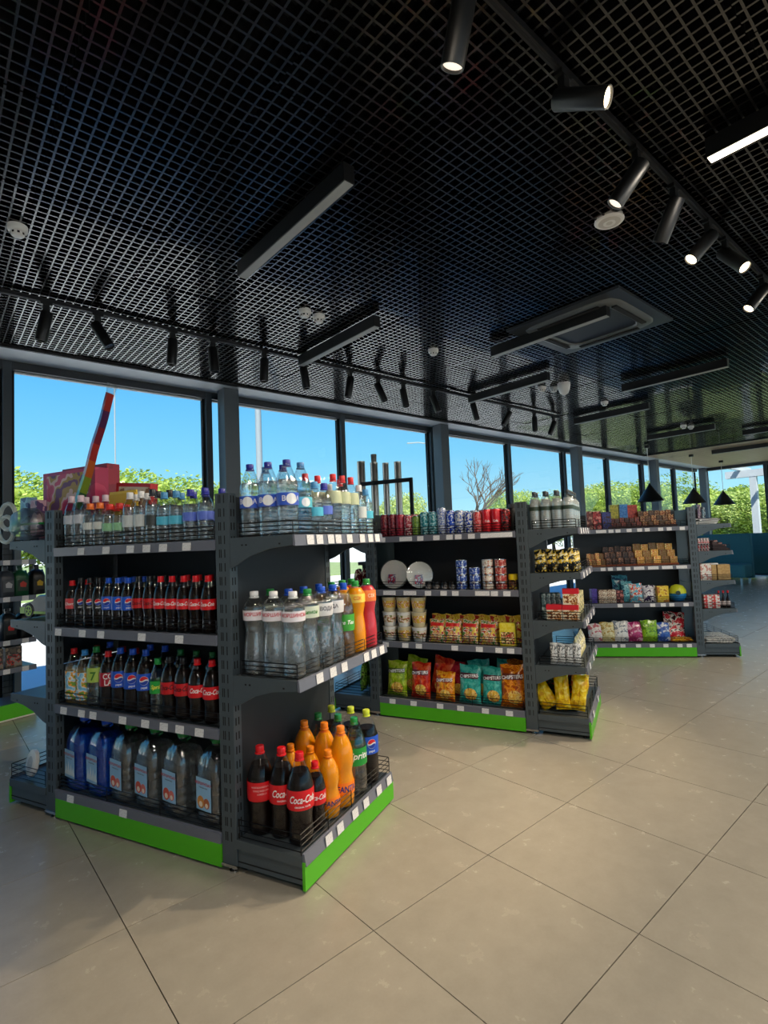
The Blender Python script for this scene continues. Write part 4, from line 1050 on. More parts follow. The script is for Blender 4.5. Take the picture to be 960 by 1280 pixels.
def bag_fn(w, h, T, seed):
    ph = seed * 1.7
    def th(x, z):
        s = max(-1, min(1, 2 * x / w)); q = max(0, min(1, z / h))
        e = max(0, 1 - abs(s) ** 3.2) ** .6
        g = max(0, min(1, (q - .03) / .22)) ** .6 * max(0, min(1, (.95 - q) / .3)) ** .55
        wr = 1 + .10 * math.sin(9 * s + 5 * q + ph) * math.sin(11 * q + ph) + .06 * math.sin(23 * s * (1.2 - q) + ph)
        return T * .5 * e * g * wr + .0012
    def shape(x, z, side):
        q = z / h; pinch = 1 - .10 * (math.exp(-((q - .02) / .06) ** 2) * 0 + math.sin(PI * min(1, max(0, q)))) * .6
        return (x * pinch, side * th(x, z), z + .004 * math.sin(x * 60 + ph) * (1 if q > .9 else 0))
    return shape
def bag(P, rot, label, w, h, T, cols, seed=1, lean=.12, name='snack_bag', cat='bag', group=None, word=None, wc=WH, band=None, food=None, scale=26, tiltz=0.0, rough=.22, wy=.70):
    t = thing(name, label, cat, tuple(P), rot, group); t.rotation_euler = (-lean, tiltz, rot)
    key = (round(w, 3), round(h, 3), round(T, 3), seed); fn = bag_fn(w, h, T, seed)
    def mk():
        mb = MB(); nx, nz = 14, 16; vs = []; fs = []
        for side in (-1, 1):
            for j in range(nz + 1):
                for i in range(nx + 1): vs.append(fn(w * (i / nx - .5), h * j / nz, side))
        n1 = (nx + 1) * (nz + 1)
        for sd in (0, 1):
            for j in range(nz):
                for i in range(nx):
                    a = sd * n1 + j * (nx + 1) + i; q = (a, a + 1, a + nx + 2, a + nx + 1); fs.append(q if sd == 0 else q[::-1])
        for j in range(nz):
            for i in (0, nx):
                a = j * (nx + 1) + i; q = (a, a + nx + 1, a + n1 + nx + 1, a + n1); fs.append(q if i == 0 else q[::-1])
        for i in range(nx):
            for j in (0, nz):
                a = j * (nx + 1) + i; q = (a, a + n1, a + n1 + 1, a + 1); fs.append(q if j == 0 else q[::-1])
        mb.add(vs, fs, True); return mb
    obj('bag_body', cached(('bag',) + key, mk), mprint('bag_%s_%s' % (cols, scale), cols, scale, rough, 2, dist=.6), t)
    def patch(x0, x1, z0, z1, rnd, off):
        mb = MB(); n = 12; vs = []; fs = []
        for j in range(7):
            for i in range(n + 1):
                x = w * (x0 + (x1 - x0) * i / n); zz = h * (z0 + (z1 - z0) * j / 6)
                if rnd:
                    k = 2 * i / n - 1; c = (z0 + z1) / 2 * h; zz = c + (zz - c) * math.sqrt(max(0, 1 - k * k))
                p = fn(x, zz, -1); vs.append((p[0], p[1] - off, p[2]))
        for j in range(6):
            for i in range(n): a = j * (n + 1) + i; fs.append((a, a + 1, a + n + 2, a + n + 1))
        mb.add(vs, fs, True); return mb
    if food: obj('picture_print', cached(('bagfood',) + key, lambda: patch(-.22, .38, .08, .40, True, .0018)), mprint('food_%s' % (food,), food, 45, .3, 2), t)
    if band: obj('brand_band', cached(('bagband', wy) + key, lambda: patch(-.42, .42, wy - .05, wy + .09, False, .0018)), ink(band), t)
    if word:
        hh = min(h * .1, w * .86 / (len(word) * .72))
        obj('lettering', text_mesh(('bag', word, key), word, hh, lambda x, z: (lambda p: (p[0], p[1] - .0034, p[2]))(fn(x, h * wy + z - hh * .3, -1)), .006, 0, .035, 1.0, .1), ink(wc), t)
    return t
# ---- gondola B, crisps on the bottom shelf
def crisp(x, y, seed, cols, lk, wd, lean=.16, w=.165, h=.255, band=(70, 20, 24), tz=0.0):
    bag(FB.w(x, y, .14), FB.a + RJ.uniform(-.12, .12), lk, w, h, .075, cols, seed, lean, word=wd, band=band, food=[(240, 190, 70), (250, 214, 120), (200, 120, 40)], tiltz=tz)
LIME = [(132, 168, 24), (168, 200, 40), (196, 214, 80)]; REDB = [(196, 34, 22), (220, 60, 30), (232, 96, 50)]; ORB = [(238, 140, 24), (248, 176, 50), (206, 90, 20)]
TEALB = [(34, 150, 140), (56, 176, 164), (90, 196, 184)]; ORG = [(214, 110, 16), (240, 150, 30), (180, 80, 14)]
for x, y, sd, c, lk, bd, w, h in ((.185, .075, 1, LIME, 'lime green crisp bag, leftmost on the crisps shelf', (90, 110, 20), .16, .25), (.375, .07, 2, REDB, 'red crisp bag beside the lime green one', (110, 20, 14), .155, .25),
        (.565, .06, 3, ORB, 'small orange crisp bag lying low between red and teal bags', (150, 60, 10), .15, .20), (.745, .07, 4, TEALB, 'left teal crisp bag in front row', (80, 24, 34), .16, .255),
        (.905, .075, 5, TEALB, 'right teal crisp bag in front row', (80, 24, 34), .15, .25), (1.045, .07, 6, ORG, 'large orange crisp bag, rightmost on the crisps shelf', (110, 40, 10), .17, .275)):
    crisp(x, y, sd, c, lk, 'CHIPSTERS', .14, w, h, bd)
for x, sd, c, lk, h, tz in ((.24, 2, LIME, 'second lime green crisp bag tilted behind the front one', .27, .25), (.47, 3, REDB, 'second red crisp bag tilted behind the first', .275, .2), (.62, 4, [(150, 20, 40), (180, 40, 60)], 'dark red crisp bag behind the small orange one', .24, -.1),
        (.80, 5, TEALB, 'teal crisp bag in second row', .27, -.1), (.95, 1, TEALB, 'rear teal crisp bag poking above the right one', .28, .15), (1.06, 2, ORG, 'orange crisp bag behind the large orange one', .285, 0)):
    crisp(x, .20, sd, c, lk, None, .05, .16, h, None, tz)
# ---- gondola B, noodle shelf
CUP = MB().lathe([(.040, 0), (.041, .002), (.0535, .098), (.055, .099), (.055, .104)], 26).mesh('cup')
CUPL = MB().lathe([(.0545, .1041), (.0545, .1065), (.03, .107), (.001, .107)], 26).mesh('lid')
CUPB = MB().lathe([(.0455, .03), (.0525, .082)], 26, close=False).mesh('label_wrap')
CCOL = {'gold': [(222, 184, 60), (240, 214, 110), (200, 60, 40), (250, 240, 210)], 'cream': [(232, 226, 206), (240, 236, 222), (200, 80, 50), (120, 150, 70)], 'dull': [(176, 168, 140), (196, 190, 168), (150, 140, 110)]}
def cup(x, y, z, col, label):
    t = thing('noodle_cup', label, 'noodle cup', tuple(FB.w(x, y, z)), FB.a + RJ.uniform(-1, 1), 'instant noodle cups')
    obj('cup', CUP, M_WHITE if col == 'cream' else mat('cup_tan', (214, 200, 160), .5), t); obj('lid', CUPL, mat('foil_lid', (214, 206, 186), .35, .3), t)
    obj('label_wrap', CUPB, mprint('cup_' + col, CCOL[col], 60, .4, 2), t)
for x, n, cols in ((.150, 4, ('cream', 'cream', 'cream', 'gold')), (.268, 3, ('gold', 'cream', 'gold')), (.386, 3, ('cream', 'gold', 'gold'))):
    for k in range(n if n < 4 else 3):
        cup(x, .072, .545 + k * .1072, cols[k if n < 4 else k + 1], 'noodle cup, %s from bottom of the %s front stack' % (ORD[k + 1], {.150: 'left', .268: 'middle', .386: 'right'}[x]))
for x, n, w_ in ((.205, 3, 'left'), (.345, 3, 'right')):
    for k in range(n): cup(x, .19, .545 + k * .1072, 'dull', 'noodle cup, %s from bottom of the %s rear stack' % (ORD[k + 1], w_))
NB = [(236, 200, 60), (246, 226, 130), (200, 40, 40), (250, 240, 220), (90, 140, 50)]
for i, (x, y) in enumerate(((.520, .07), (.640, .065), (.760, .07), (.895, .065))):
    bag(FB.w(x, y, .548), FB.a + RJ.uniform(-.1, .1), 'instant noodle packet, %s from left in the front row' % ORD[i + 1], .125, .165, .05, NB, i + 1, .25, 'noodle_packet', 'packet', 'noodle packets', None, WH, (214, 40, 36), [(236, 210, 150), (200, 60, 40), (250, 240, 200)], 40, wy=.72)
for i, x in enumerate((.50, .61, .72, .83, .94, 1.05)):
    bag(FB.w(x, .165, .548), FB.a + RJ.uniform(-.1, .1), 'instant noodle packet, %s from left in the rear row' % ORD[i + 1], .12, .185, .05, [(214, 176, 50), (236, 206, 90), (180, 60, 40)], i + 2, .2, 'noodle_packet', 'packet', 'noodle packets')
carton(FB.w(1.035, .065, .545), FB.a + .05, 'yellow soup carton at the right end of the noodle shelf', .105, .05, .155, [(244, 222, 40), (250, 232, 90)], 'soup_carton', front=[(250, 240, 180), (210, 30, 40), (70, 130, 40)], scale=50)
# ---- gondola B, tins and plates
PLm = MB().lathe([(.004, 0), (.075, 0), (.09, .006), (.103, .014), (.105, .016), (.105, .05), (.100, .05), (.085, .043), (.004, .042)], 36).mesh('plates')
def platepack(x, y, s, label, ang):
    t = thing('plate_pack', label, 'plates', tuple(FB.w(x, y, .922)), FB.a + ang)
    o = obj('plates', PLm, mat('white_paper_plate', (226, 224, 218), .5), t, (0, 0, .105 * s), (PI / 2 - .16, 0, 0)); o.scale = (s, s, s)
    q = obj('film_wrap', MB().lathe([(.06, -.012), (.108, -.004), (.1085, .055), (.06, .062)], 30), M_PETDRY, t, (0, 0, .109 * s), (PI / 2 - .16, 0, 0)); q.scale = (s, s, s)
    st = obj('sticker', MB().box((-.04, -.003, -.055), (.022, -.002, .012)), mprint('plate_sticker', [(190, 40, 60), (40, 50, 120), (226, 220, 220)], 60, .4, 2), t, (0, -.055, .10 * s), (-.16, 0, 0))
platepack(.205, .10, 1.0, 'film-wrapped pack of round white plates, left one, facing out', .0)
platepack(.375, .13, .92, 'second film-wrapped plate pack, turned sideways', .55)
for i, x in enumerate((.475, .535, .60, .655)):
    t = thing('paste_jar', 'small black jar, %s from left between plates and tins' % ORD[i + 1], 'jar', tuple(FB.w(x, .065, .92)), FB.a, 'small black jars')
    obj('jar', MB().lathe([(.022, 0), (.026, .004), (.026, .042), (.021, .048)], 18), M_BLACK, t); obj('lid', MB().lathe([(.024, .0482), (.024, .06), (.02, .061)], 18), mat('jar_lid', (40, 40, 42), .3, .6), t)
    obj('label', MB().lathe([(.0264, .01), (.0264, .032)], 18, close=False), mprint('jar_label', [(60, 60, 66), (190, 190, 190), (90, 70, 60)], 80), t)
def tin(x, y, z, cols, label, h=.052, r=.040):
    t = thing('food_tin', label, 'tin', tuple(FB.w(x, y, z)), FB.a + RJ.uniform(-.4, .4), 'stacked food tins')
    obj('body', cached(('tin', h, r), lambda: MB().lathe([(r * .97, .0045), (r * .97, h - .0045)], 22)), mprint('tin_%s' % cols, cols, 80, .3, 2), t)
    obj('rims', cached(('tinl', h, r), lambda: MB().lathe([(r * .9, 0), (r * 1.03, .0005), (r * 1.03, .0035), (r * .96, .0046), (r * .96, h - .0046), (r * 1.03, h - .0035), (r * 1.03, h - .0003), (r * .93, h), (r * .92, h - .0015), (.001, h - .0015)], 22, close=False)), M_CHROME, t)
TB = [(30, 60, 150), (60, 100, 190), (220, 226, 236)]; TC = [(226, 220, 206), (236, 232, 224), (190, 120, 90)]; TR_ = [(170, 50, 46), (200, 80, 70), (226, 190, 176)]
for x, n, c, lk in ((.730, 4, TB, 'blue'), (.825, 3, TB, 'blue-and-yellow'), (.918, 4, TC, 'cream'), (1.008, 4, TR_, 'red')):
    for k in range(n): tin(x, .062, .92 + k * .0525, c, '%s food tin, %s from bottom of its stack' % (lk, ORD[k + 1]))
yj = thing('sauce_jar', 'small jar with yellow lid at right end of the tin shelf', 'jar', tuple(FB.w(1.09, .06, .92)), FB.a)
obj('jar', MB().lathe([(.026, 0), (.03, .004), (.03, .062), (.024, .07)], 20), mprint('jar_print', [(120, 60, 30), (60, 40, 30), (220, 190, 60)], 60), yj); obj('lid', MB().lathe([(.031, .0702), (.031, .105), (.027, .107)], 20), mat('yellow_lid', (246, 214, 20), .4), yj)

# ---- end cap B
XB = W + PW
bwk = 0
for yy, rw in ((.055, 'front'), (.13, 'second')):
    for i, x in enumerate((.045, .115, .185, .255)):
        bottle('w_band', FB.w(XB + x, yy, 1.315), FB.a + RJ.uniform(-1, 1), 'green-banded water bottle, %s from left, %s row on snack end cap' % (ORD[i + 1], rw))
for i, y in enumerate((.21, .285, .36, .435)):
    bottle('w_band', FB.w(XB + .255, y, 1.315), FB.a + RJ.uniform(-1, 1), 'green-banded water bottle, %s along the front edge of snack end cap' % ORD[i + 1])
def eb(x, y, z): return FB.w(XB + x, y, z)
for i, (x, y) in enumerate(((.06, .07), (.13, .08), (.20, .07), (.255, .10), (.255, .2), (.255, .3), (.16, .2), (.08, .2))):
    bag(eb(x, y, 1.033), FB.a + RJ.uniform(-.3, .6), 'black-and-yellow coffee pouch, %s on second level of snack end cap' % ORD[i + 1], .075, .15, .04, [(24, 26, 24), (40, 44, 40), (226, 190, 60), (230, 226, 200)], i % 4 + 1, .1, 'coffee_pouch', 'pouch', 'coffee pouches', scale=30)
for i, (x, y) in enumerate(((.085, .09), (.115, .10), (.145, .11), (.175, .12))):
    carton(eb(x - .03, y + .03, .728), FB.a + .25, 'dark teal tea packet, %s of the four leaning ones' % ORD[i + 1], .028, .085, .165, [(40, 66, 72), (90, 120, 124), (170, 190, 190)], 'tea_packet', 'packet', 'teal tea packets', scale=60)
RW = [(238, 226, 196), (244, 236, 214), (190, 120, 60)]
for x, z, lk in ((.135, .728, 'lower left'), (.235, .728, 'lower right'), (.240, .83, 'upper')):
    carton(eb(x, .055, z), FB.a + .03, 'red-topped biscuit box, %s of the three' % lk, .096, .05, .10, RW, 'biscuit_box', front=[(244, 232, 200), (196, 130, 60), (120, 60, 30)], scale=50, band=(214, 30, 48), group='red-topped biscuit boxes')
for i, y in enumerate((.17, .27, .37, .47)):
    carton(eb(.245, y, .728), FB.a + PI / 2, 'cream biscuit box, %s along the front edge, third level' % ORD[i + 1], .085, .05, .15, [(214, 196, 130), (236, 226, 180), (70, 90, 40)], 'biscuit_box', scale=45)
for i in range(4):
    bag(eb(.115 + .047 * i, .06, .443), FB.a + .05, 'silver wafer packet, %s from left, fourth level of end cap' % ORD[i + 1], .05, .135, .035, [(196, 200, 202), (228, 230, 230), (120, 124, 128)], i % 3 + 1, .05, 'wafer_packet', 'packet', 'silver wafer packets', scale=50)
for i, y in enumerate((.15, .25, .35, .45)):
    bag(eb(.25, y, .443), FB.a + PI / 2, 'pale yellow wafer packet, %s along the front edge, fourth level' % ORD[i + 1], .08, .165, .04, [(226, 214, 150), (244, 236, 200), (190, 180, 150)], i % 3 + 1, .05, 'wafer_packet', 'packet')
YB = [(214, 160, 6), (232, 190, 14), (244, 210, 30), (250, 226, 90)]
for i, (x, y, tz, w, h) in enumerate(((.075, .10, -.55, .12, .19), (.155, .075, -.06, .095, .235), (.235, .085, .16, .095, .225))):
    bag(eb(x, y, .155), FB.a + .1, 'yellow corn snack bag, %s from left at the bottom of end cap' % ORD[i + 1], w, h, .06, YB, i + 1, .08 + .1 * (i == 1), tiltz=tz)
for i, (y, c, lk) in enumerate(((.19, [(240, 170, 60), (250, 220, 140), (220, 80, 60)], 'orange'), (.32, [(150, 190, 50), (200, 220, 100), (240, 240, 200)], 'green'), (.46, YB, 'yellow'))):
    bag(eb(.245, y, .143), FB.a + PI / 2 - .2, '%s snack bag along the front edge at the bottom of end cap' % lk, .13, .25, .06, c, i + 3, .1)
for i, (x, y) in enumerate(((.06, .24), (.16, .24))):
    bag(eb(x, y, .143), FB.a, 'dark green snack bag, %s behind the yellow corn bags' % ORD[i + 1], .12, .25, .06, [(24, 60, 30), (40, 90, 44), (190, 60, 30)], i + 1, .05)
# ---- left end cap of B, seen below and beside end cap A
for i, y in enumerate((.12, .24, .36, .48, .6)):
    bag(FB.w(-.12, y, .55), FB.a - PI / 2, 'green leafy snack bag, %s on the half hidden end cap' % ORD[i + 1], .1, .2, .05, [(110, 150, 40), (150, 190, 60), (60, 90, 30)], i % 3 + 1, .1)
    bag(FB.w(-.12, y, .143), FB.a - PI / 2, 'green snack bag, %s at the base of the half hidden end cap' % ORD[i + 1], .1, .24, .05, [(90, 140, 40), (140, 190, 60), (50, 80, 30)], i % 3 + 2, .1)
for i, y in enumerate((.1, .22, .34, .46, .58)):
    bag(FB.w(-.13, y, .925), FB.a - PI / 2, 'dark red nut bag, %s on the half hidden end cap' % ORD[i + 1], .1, .15, .05, [(80, 20, 26), (120, 40, 44), (210, 190, 170)], i % 3 + 1, .1)

# ---------------------------------------------------------------- gondola C (far): chocolate, biscuits, sweets
def cx(c, y=.06, z=.6): return FC.xat(730 + c / 6.857, y, z)
CH = [(60, 24, 22), (92, 36, 30), (150, 60, 40)]
zt = 1.31
for i, (a, b, h, cols, lk) in enumerate(((25, 75, .20, [(70, 28, 26), (120, 50, 44), (190, 150, 130)], 'dark brown chocolate box, leftmost on the top chocolate shelf'), (78, 150, .195, [(60, 24, 22), (170, 40, 46), (210, 130, 120)], 'brown chocolate box with red print, second on the top chocolate shelf'),
        (155, 235, .185, [(40, 30, 60), (50, 60, 140), (60, 26, 26)], 'brown chocolate box with blue print, third on the top chocolate shelf'))):
    xa, xb = cx(a, .06, zt), cx(b, .06, zt)
    carton(FC.w((xa + xb) / 2, .07, zt), FC.a, lk, (xb - xa) * .97, .07, h, cols, 'chocolate_box', scale=26)
def tray(a, b, z, tiers, cols, lk, tcol=(50, 24, 20), pname='chocolate_bar', n=5, dz=.055, h=.05, y0=.04):
    """stepped cardboard display with its packets, each packet a thing"""
    xa, xb = cx(a, y0, z), cx(b, y0, z)
    t = thing('display_tray', 'stepped card display of %s' % lk, 'display', tuple(FC.w(xa, y0, z)), FC.a)
    mb = MB(); dy = .07
    for k in range(tiers): mb.box((0, dy * k, 0), (xb - xa, dy * (k + 1), .012 + dz * k))
    obj('steps', mb, mat('tray_%d%d%d' % tcol, tcol, .6), t)
    obj('front_lip', MB().box((0, -.003, 0), (xb - xa, 0, .026)), mat('tray_%d%d%d' % tcol, tcol, .6), t)
    w = (xb - xa) / n
    for k in range(tiers):
        for i in range(n):
            g_ = (1, .72, 1.12, .6, .9, 1.2)[(i + (k == 2)) % 6]; pc = [tuple(min(255, int(q * g_ * (1 if j_ else .9))) for q in c_) for j_, c_ in enumerate(cols)]
            carton(FC.w(xa + w * (i + .5), y0 + dy * k + dy * .45, z + .012 + dz * k), FC.a + RJ.uniform(-.04, .04), '%s, %s from left, tier %s from front' % (lk, ORD[i + 1], ('one', 'two', 'three')[k]), w * .9, .03, h * (1, .92, 1.06)[i % 3], pc, pname, 'packet', 'packets of ' + lk, scale=55)
tray(240, 500, zt, 2, [(66, 26, 24), (110, 40, 36), (150, 70, 50), (50, 60, 40)], 'low dark chocolate bars', n=6, dz=.05, h=.055)
tray(505, 800, zt, 3, [(96, 50, 26), (150, 84, 40), (196, 160, 110), (50, 26, 20)], 'brown chocolate bars', n=6, dz=.055, h=.06)
for i, (c, h, cols) in enumerate(((275, .15, [(190, 180, 60), (150, 150, 50)]), (345, .15, [(40, 110, 190), (70, 140, 210)]), (425, .14, [(150, 40, 36), (190, 70, 50)]))):
    carton(FC.w(cx(c, .24, zt), .27, zt + .115), FC.a, '%s packet standing behind the low chocolate bars' % ('yellow', 'blue', 'red')[i], .10, .05, h, cols, 'sweet_packet', 'packet')
sb = thing('riser_block', 'black riser under the yellow, blue and red packets', 'riser', tuple(FC.w(cx(350, .24, zt), .27, zt)), FC.a)
obj('top', MB().box((-.17, -.05, .105), (.17, .05, .115)), M_BLACK, sb); obj('legs', MB().box((-.17, -.05, 0), (-.16, .05, .105)).box((.16, -.05, 0), (.17, .05, .105)), M_BLACK, sb)
zt = .92
tray(40, 190, zt, 2, [(214, 160, 80), (230, 190, 120), (180, 60, 40)], 'caramel wafer packs', (180, 110, 60), 'wafer_pack', 4, .06, .07)
tray(195, 455, zt, 3, [(40, 24, 24), (70, 40, 36), (170, 120, 90), (30, 20, 22)], 'black-wrapped biscuit packs', (150, 70, 40), 'biscuit_pack', 5, .06, .075)
tray(460, 815, zt, 3, [(224, 160, 60), (236, 190, 96), (190, 90, 40), (244, 214, 140)], 'golden biscuit packs', (176, 92, 50), 'biscuit_pack', 5, .065, .085)
zt = .548
carton(FC.w(cx(85, .07, zt), .07, zt), FC.a + .3, 'purple chocolate box near the snack end cap', .06, .05, .15, [(60, 40, 130), (80, 56, 160)], 'chocolate_box')
for k in range(3):
    for q in range(2):
        xa, xb = cx(125, .06, zt), cx(275, .06, zt); w = (xb - xa) / 2
        carton(FC.w(xa + w * (q + .5), .06, zt + .046 * k), FC.a, 'cream-and-brown biscuit box, %s level, %s column' % (('bottom', 'middle', 'top')[k], ('left', 'right')[q]), w * .97, .05, .045, [(226, 206, 180), (120, 70, 40), (236, 224, 206)], 'biscuit_box', scale=40)
for k in range(2):
    carton(FC.w(cx(308, .06, zt), .06, zt + .065 * k), FC.a, '%s dark cherry box right of the cream-and-brown boxes' % ('lower', 'upper')[k], .07, .05, .064, [(60, 20, 26), (110, 30, 36), (190, 120, 110)], 'biscuit_box', scale=40)
for i, (c, y, w, h, cols, lk, ln) in enumerate(((320, .20, .16, .27, [(50, 130, 150), (90, 170, 190), (40, 80, 110)], 'tall teal bag at the back of the sweet shelf', .1), (378, .10, .11, .215, [(70, 150, 170), (120, 190, 200), (40, 100, 120)], 'teal bag in front of the tall teal bag', .15),
        (455, .07, .13, .19, [(80, 170, 200), (150, 206, 222), (210, 70, 50), (230, 230, 220)], 'light blue sweet bag with red fruit', .2), (570, .07, .13, .17, [(50, 30, 80), (226, 226, 232), (190, 190, 204)], 'purple-and-white sweet bag beside the yellow carton', .25))):
    bag(FC.w(cx(c, y, zt), y, zt + .004), FC.a, lk, w, h, .045, cols, i + 1, ln, 'sweet_bag', 'bag')
carton(FC.w(cx(675, .06, zt), .06, zt), FC.a + .05, 'yellow biscuit carton beside the blue round tub', .11, .05, .165, [(238, 200, 40), (246, 220, 90), (190, 120, 30)], 'biscuit_carton', scale=28)
tb2 = thing('round_tub', 'blue and yellow-green ball-shaped sweet tub on the sweet shelf', 'tub', tuple(FC.w(cx(806, .09, zt), .09, zt)), FC.a)
obj('lower_shell', MB().lathe([(.03, 0), (.055, .012), (.078, .05), (.082, .085)], 26), mat('tub_blue', (30, 130, 200), .3), tb2)
obj('upper_shell', MB().lathe([(.0821, .0855), (.078, .12), (.055, .158), (.02, .172), (.002, .174)], 26), mat('tub_lime', (196, 206, 50), .3), tb2)
obj('face_print', MB().prism([(.022 * math.cos(2 * PI * k / 16) - .02, .095 + .022 * math.sin(2 * PI * k / 16)) for k in range(16)], -.0845, -.0815), ink((40, 60, 50)), tb2)
zt = .142
for i, (c, y, w, h, cols, lk, ln, tz) in enumerate(((105, .08, .15, .185, [(214, 206, 206), (230, 224, 220), (196, 110, 120)], 'white-and-pink sweet bag, leftmost at the bottom', .2, 0), (210, .08, .15, .20, [(206, 196, 140), (226, 218, 170), (180, 150, 70)], 'cream sweet bag, second at the bottom', .2, 0),
        (325, .08, .155, .21, [(224, 224, 222), (236, 236, 232), (130, 140, 150)], 'white sweet bag, third at the bottom', .2, 0), (445, .08, .16, .20, [(150, 30, 90), (190, 60, 120), (226, 180, 200)], 'magenta sweet bag at the bottom', .22, 0),
        (568, .08, .16, .215, [(120, 170, 30), (150, 200, 40), (90, 140, 24)], 'bright green sweet bag at the bottom', .12, 0), (690, .08, .13, .19, [(40, 80, 170), (70, 110, 190), (214, 220, 230)], 'blue sweet bag between green and red bags', .2, 0),
        (780, .15, .21, .29, [(196, 30, 50), (214, 70, 80), (240, 232, 226), (60, 30, 30)], 'large red-and-white sweet bag leaning at the back', .3, .1))):
    bag(FC.w(cx(c, y, zt), y, zt + .004), FC.a, lk, w, h, .055, cols, i % 5 + 1, ln, 'sweet_bag', 'bag', None, scale=22, tiltz=tz)
bag(FC.w(cx(840, .06, zt), .03, zt + .016), FC.a, 'flat yellow packet lying in front of the large red bag', .22, .11, .03, [(206, 150, 30), (236, 190, 60), (160, 90, 20)], 2, 1.35, 'sweet_bag', 'bag')

# ---- end cap C in silhouette
XC = W + PW
def ec(x, y, z): return FC.w(XC + x, y, z)
for k in range(5):
    t = thing('magazine', 'glossy magazine, %s from bottom of the pile on top of far end cap' % ORD[k + 1], 'magazine', tuple(ec(.12, .17, 1.322 + .0125 * k)), FC.a + RJ.uniform(-.2, .2), 'magazines on the far end cap')
    obj('pages', MB().box((-.10, -.14, 0), (.10, .14, .010)), M_WHITE, t); obj('cover', MB().box((-.101, -.141, .010), (.101, .141, .0118)), mprint('mag_%d' % k, [(150, 150, 180), (90, 80, 120), (190, 120, 140), (220, 220, 225)], 18), t)
for k, (x, h, c) in enumerate(((.05, .14, [(110, 90, 120), (170, 150, 160), (60, 50, 70)]), (.09, .11, [(80, 110, 130), (150, 170, 180), (50, 50, 60)]))):
    carton(ec(x, .10, 1.386), FC.a, '%s puzzle box standing on the magazines' % ('taller', 'shorter')[k], .03, .14, h, c, 'puzzle_box', tilt=0)
for i in range(4):
    carton(ec(.03 + .027 * i, .08, 1.053), FC.a, 'red-and-white gum box, %s from the post, far end cap' % ORD[i + 1], .024, .09, .13, [(190, 60, 70), (226, 220, 220), (60, 30, 40)], 'gum_box', scale=60)
tr_ = thing('candy_rack', 'dark sloping candy rack on second level of the far end cap', 'rack', tuple(ec(.15, .03, 1.053)), FC.a)
obj('body', MB().prism([(0, 0), (.15, 0), (.15, .02), (0, .1)], 0, .3), mat('rack_brown', (60, 40, 40), .5), tr_)
for i in range(3): obj('candy_row', MB().box((.02 + .04 * i, .01, .088 - .022 * i), (.05 + .04 * i, .29, .105 - .022 * i)), mprint('candyrow', [(120, 60, 50), (190, 150, 130), (60, 30, 36)], 60), tr_)
for k in range(2):
    carton(ec(.07, .08, .758 + .086 * k), FC.a, '%s white takeaway tub on the third level of far end cap' % ('lower', 'upper')[k], .10, .10, .084, [(236, 232, 226), (240, 238, 234), (206, 150, 140)], 'paper_tub', 'tub', scale=30)
carton(ec(.145, .08, .758), FC.a, 'narrow kraft paper box beside the white tubs', .045, .10, .155, [(176, 140, 84), (190, 156, 98)], 'kraft_box')
carton(ec(.235, .08, .758), FC.a, 'wide kraft paper box at the front of far end cap', .115, .10, .155, [(176, 140, 84), (190, 156, 98)], 'kraft_box')
lidt = thing('round_paper_plate', 'white round paper plate lying on the kraft boxes', 'plate', tuple(ec(.15, .08, .915)), FC.a); obj('disc', MB().lathe([(.05, 0), (.052, .003), (.052, .012), (.045, .014)], 24), M_WHITE, lidt); obj('rim', MB().lathe([(.053, .001), (.054, .002), (.054, .006), (.053, .007)], 24), M_WHITE, lidt)
for k in range(4):
    for q in range(2):
        carton(ec(.07 + .075 * q, .08, .478 + .034 * k), FC.a, 'red-and-white tissue pack, %s level, %s column' % (ORD[k + 1], ('left', 'right')[q]), .07, .09, .033, [(206, 50, 50), (230, 224, 222)], 'tissue_pack', 'pack', scale=50)
for i in range(3):
    t = thing('sauce_bottle', 'dark sauce bottle, %s from left on fourth level of far end cap' % ORD[i + 1], 'bottle', tuple(ec(.185 + .042 * i, .07, .478)), FC.a, 'dark sauce bottles')
    obj('body', MB().lathe([(.016, 0), (.019, .004), (.019, .09), (.008, .125), (.008, .15)], 16), mat('dark_glass', (30, 16, 18), .1), t); obj('cap', MB().lathe([(.009, .1502), (.009, .172), (.007, .174)], 12), cap(RED), t)
    obj('label', MB().lathe([(.0194, .03), (.0194, .07)], 16, close=False), ink((190, 180, 180)), t)
for k in range(4):
    t = thing('newspaper', 'folded newspaper, %s from bottom of the pile at the base of far end cap' % ORD[k + 1], 'newspaper', tuple(ec(.15, .2, .137 + .0125 * k)), FC.a + RJ.uniform(-.15, .15), 'folded newspapers')
    obj('pages', MB().box((-.13, -.17, 0), (.13, .17, .0118)), mprint('newsprint', [(214, 212, 206), (224, 222, 216), (150, 150, 150)], 60), t); obj('fold', MB().tube([(-.13, -.17, .006), (-.13, .17, .006)], .006, 8), M_WHITE, t)

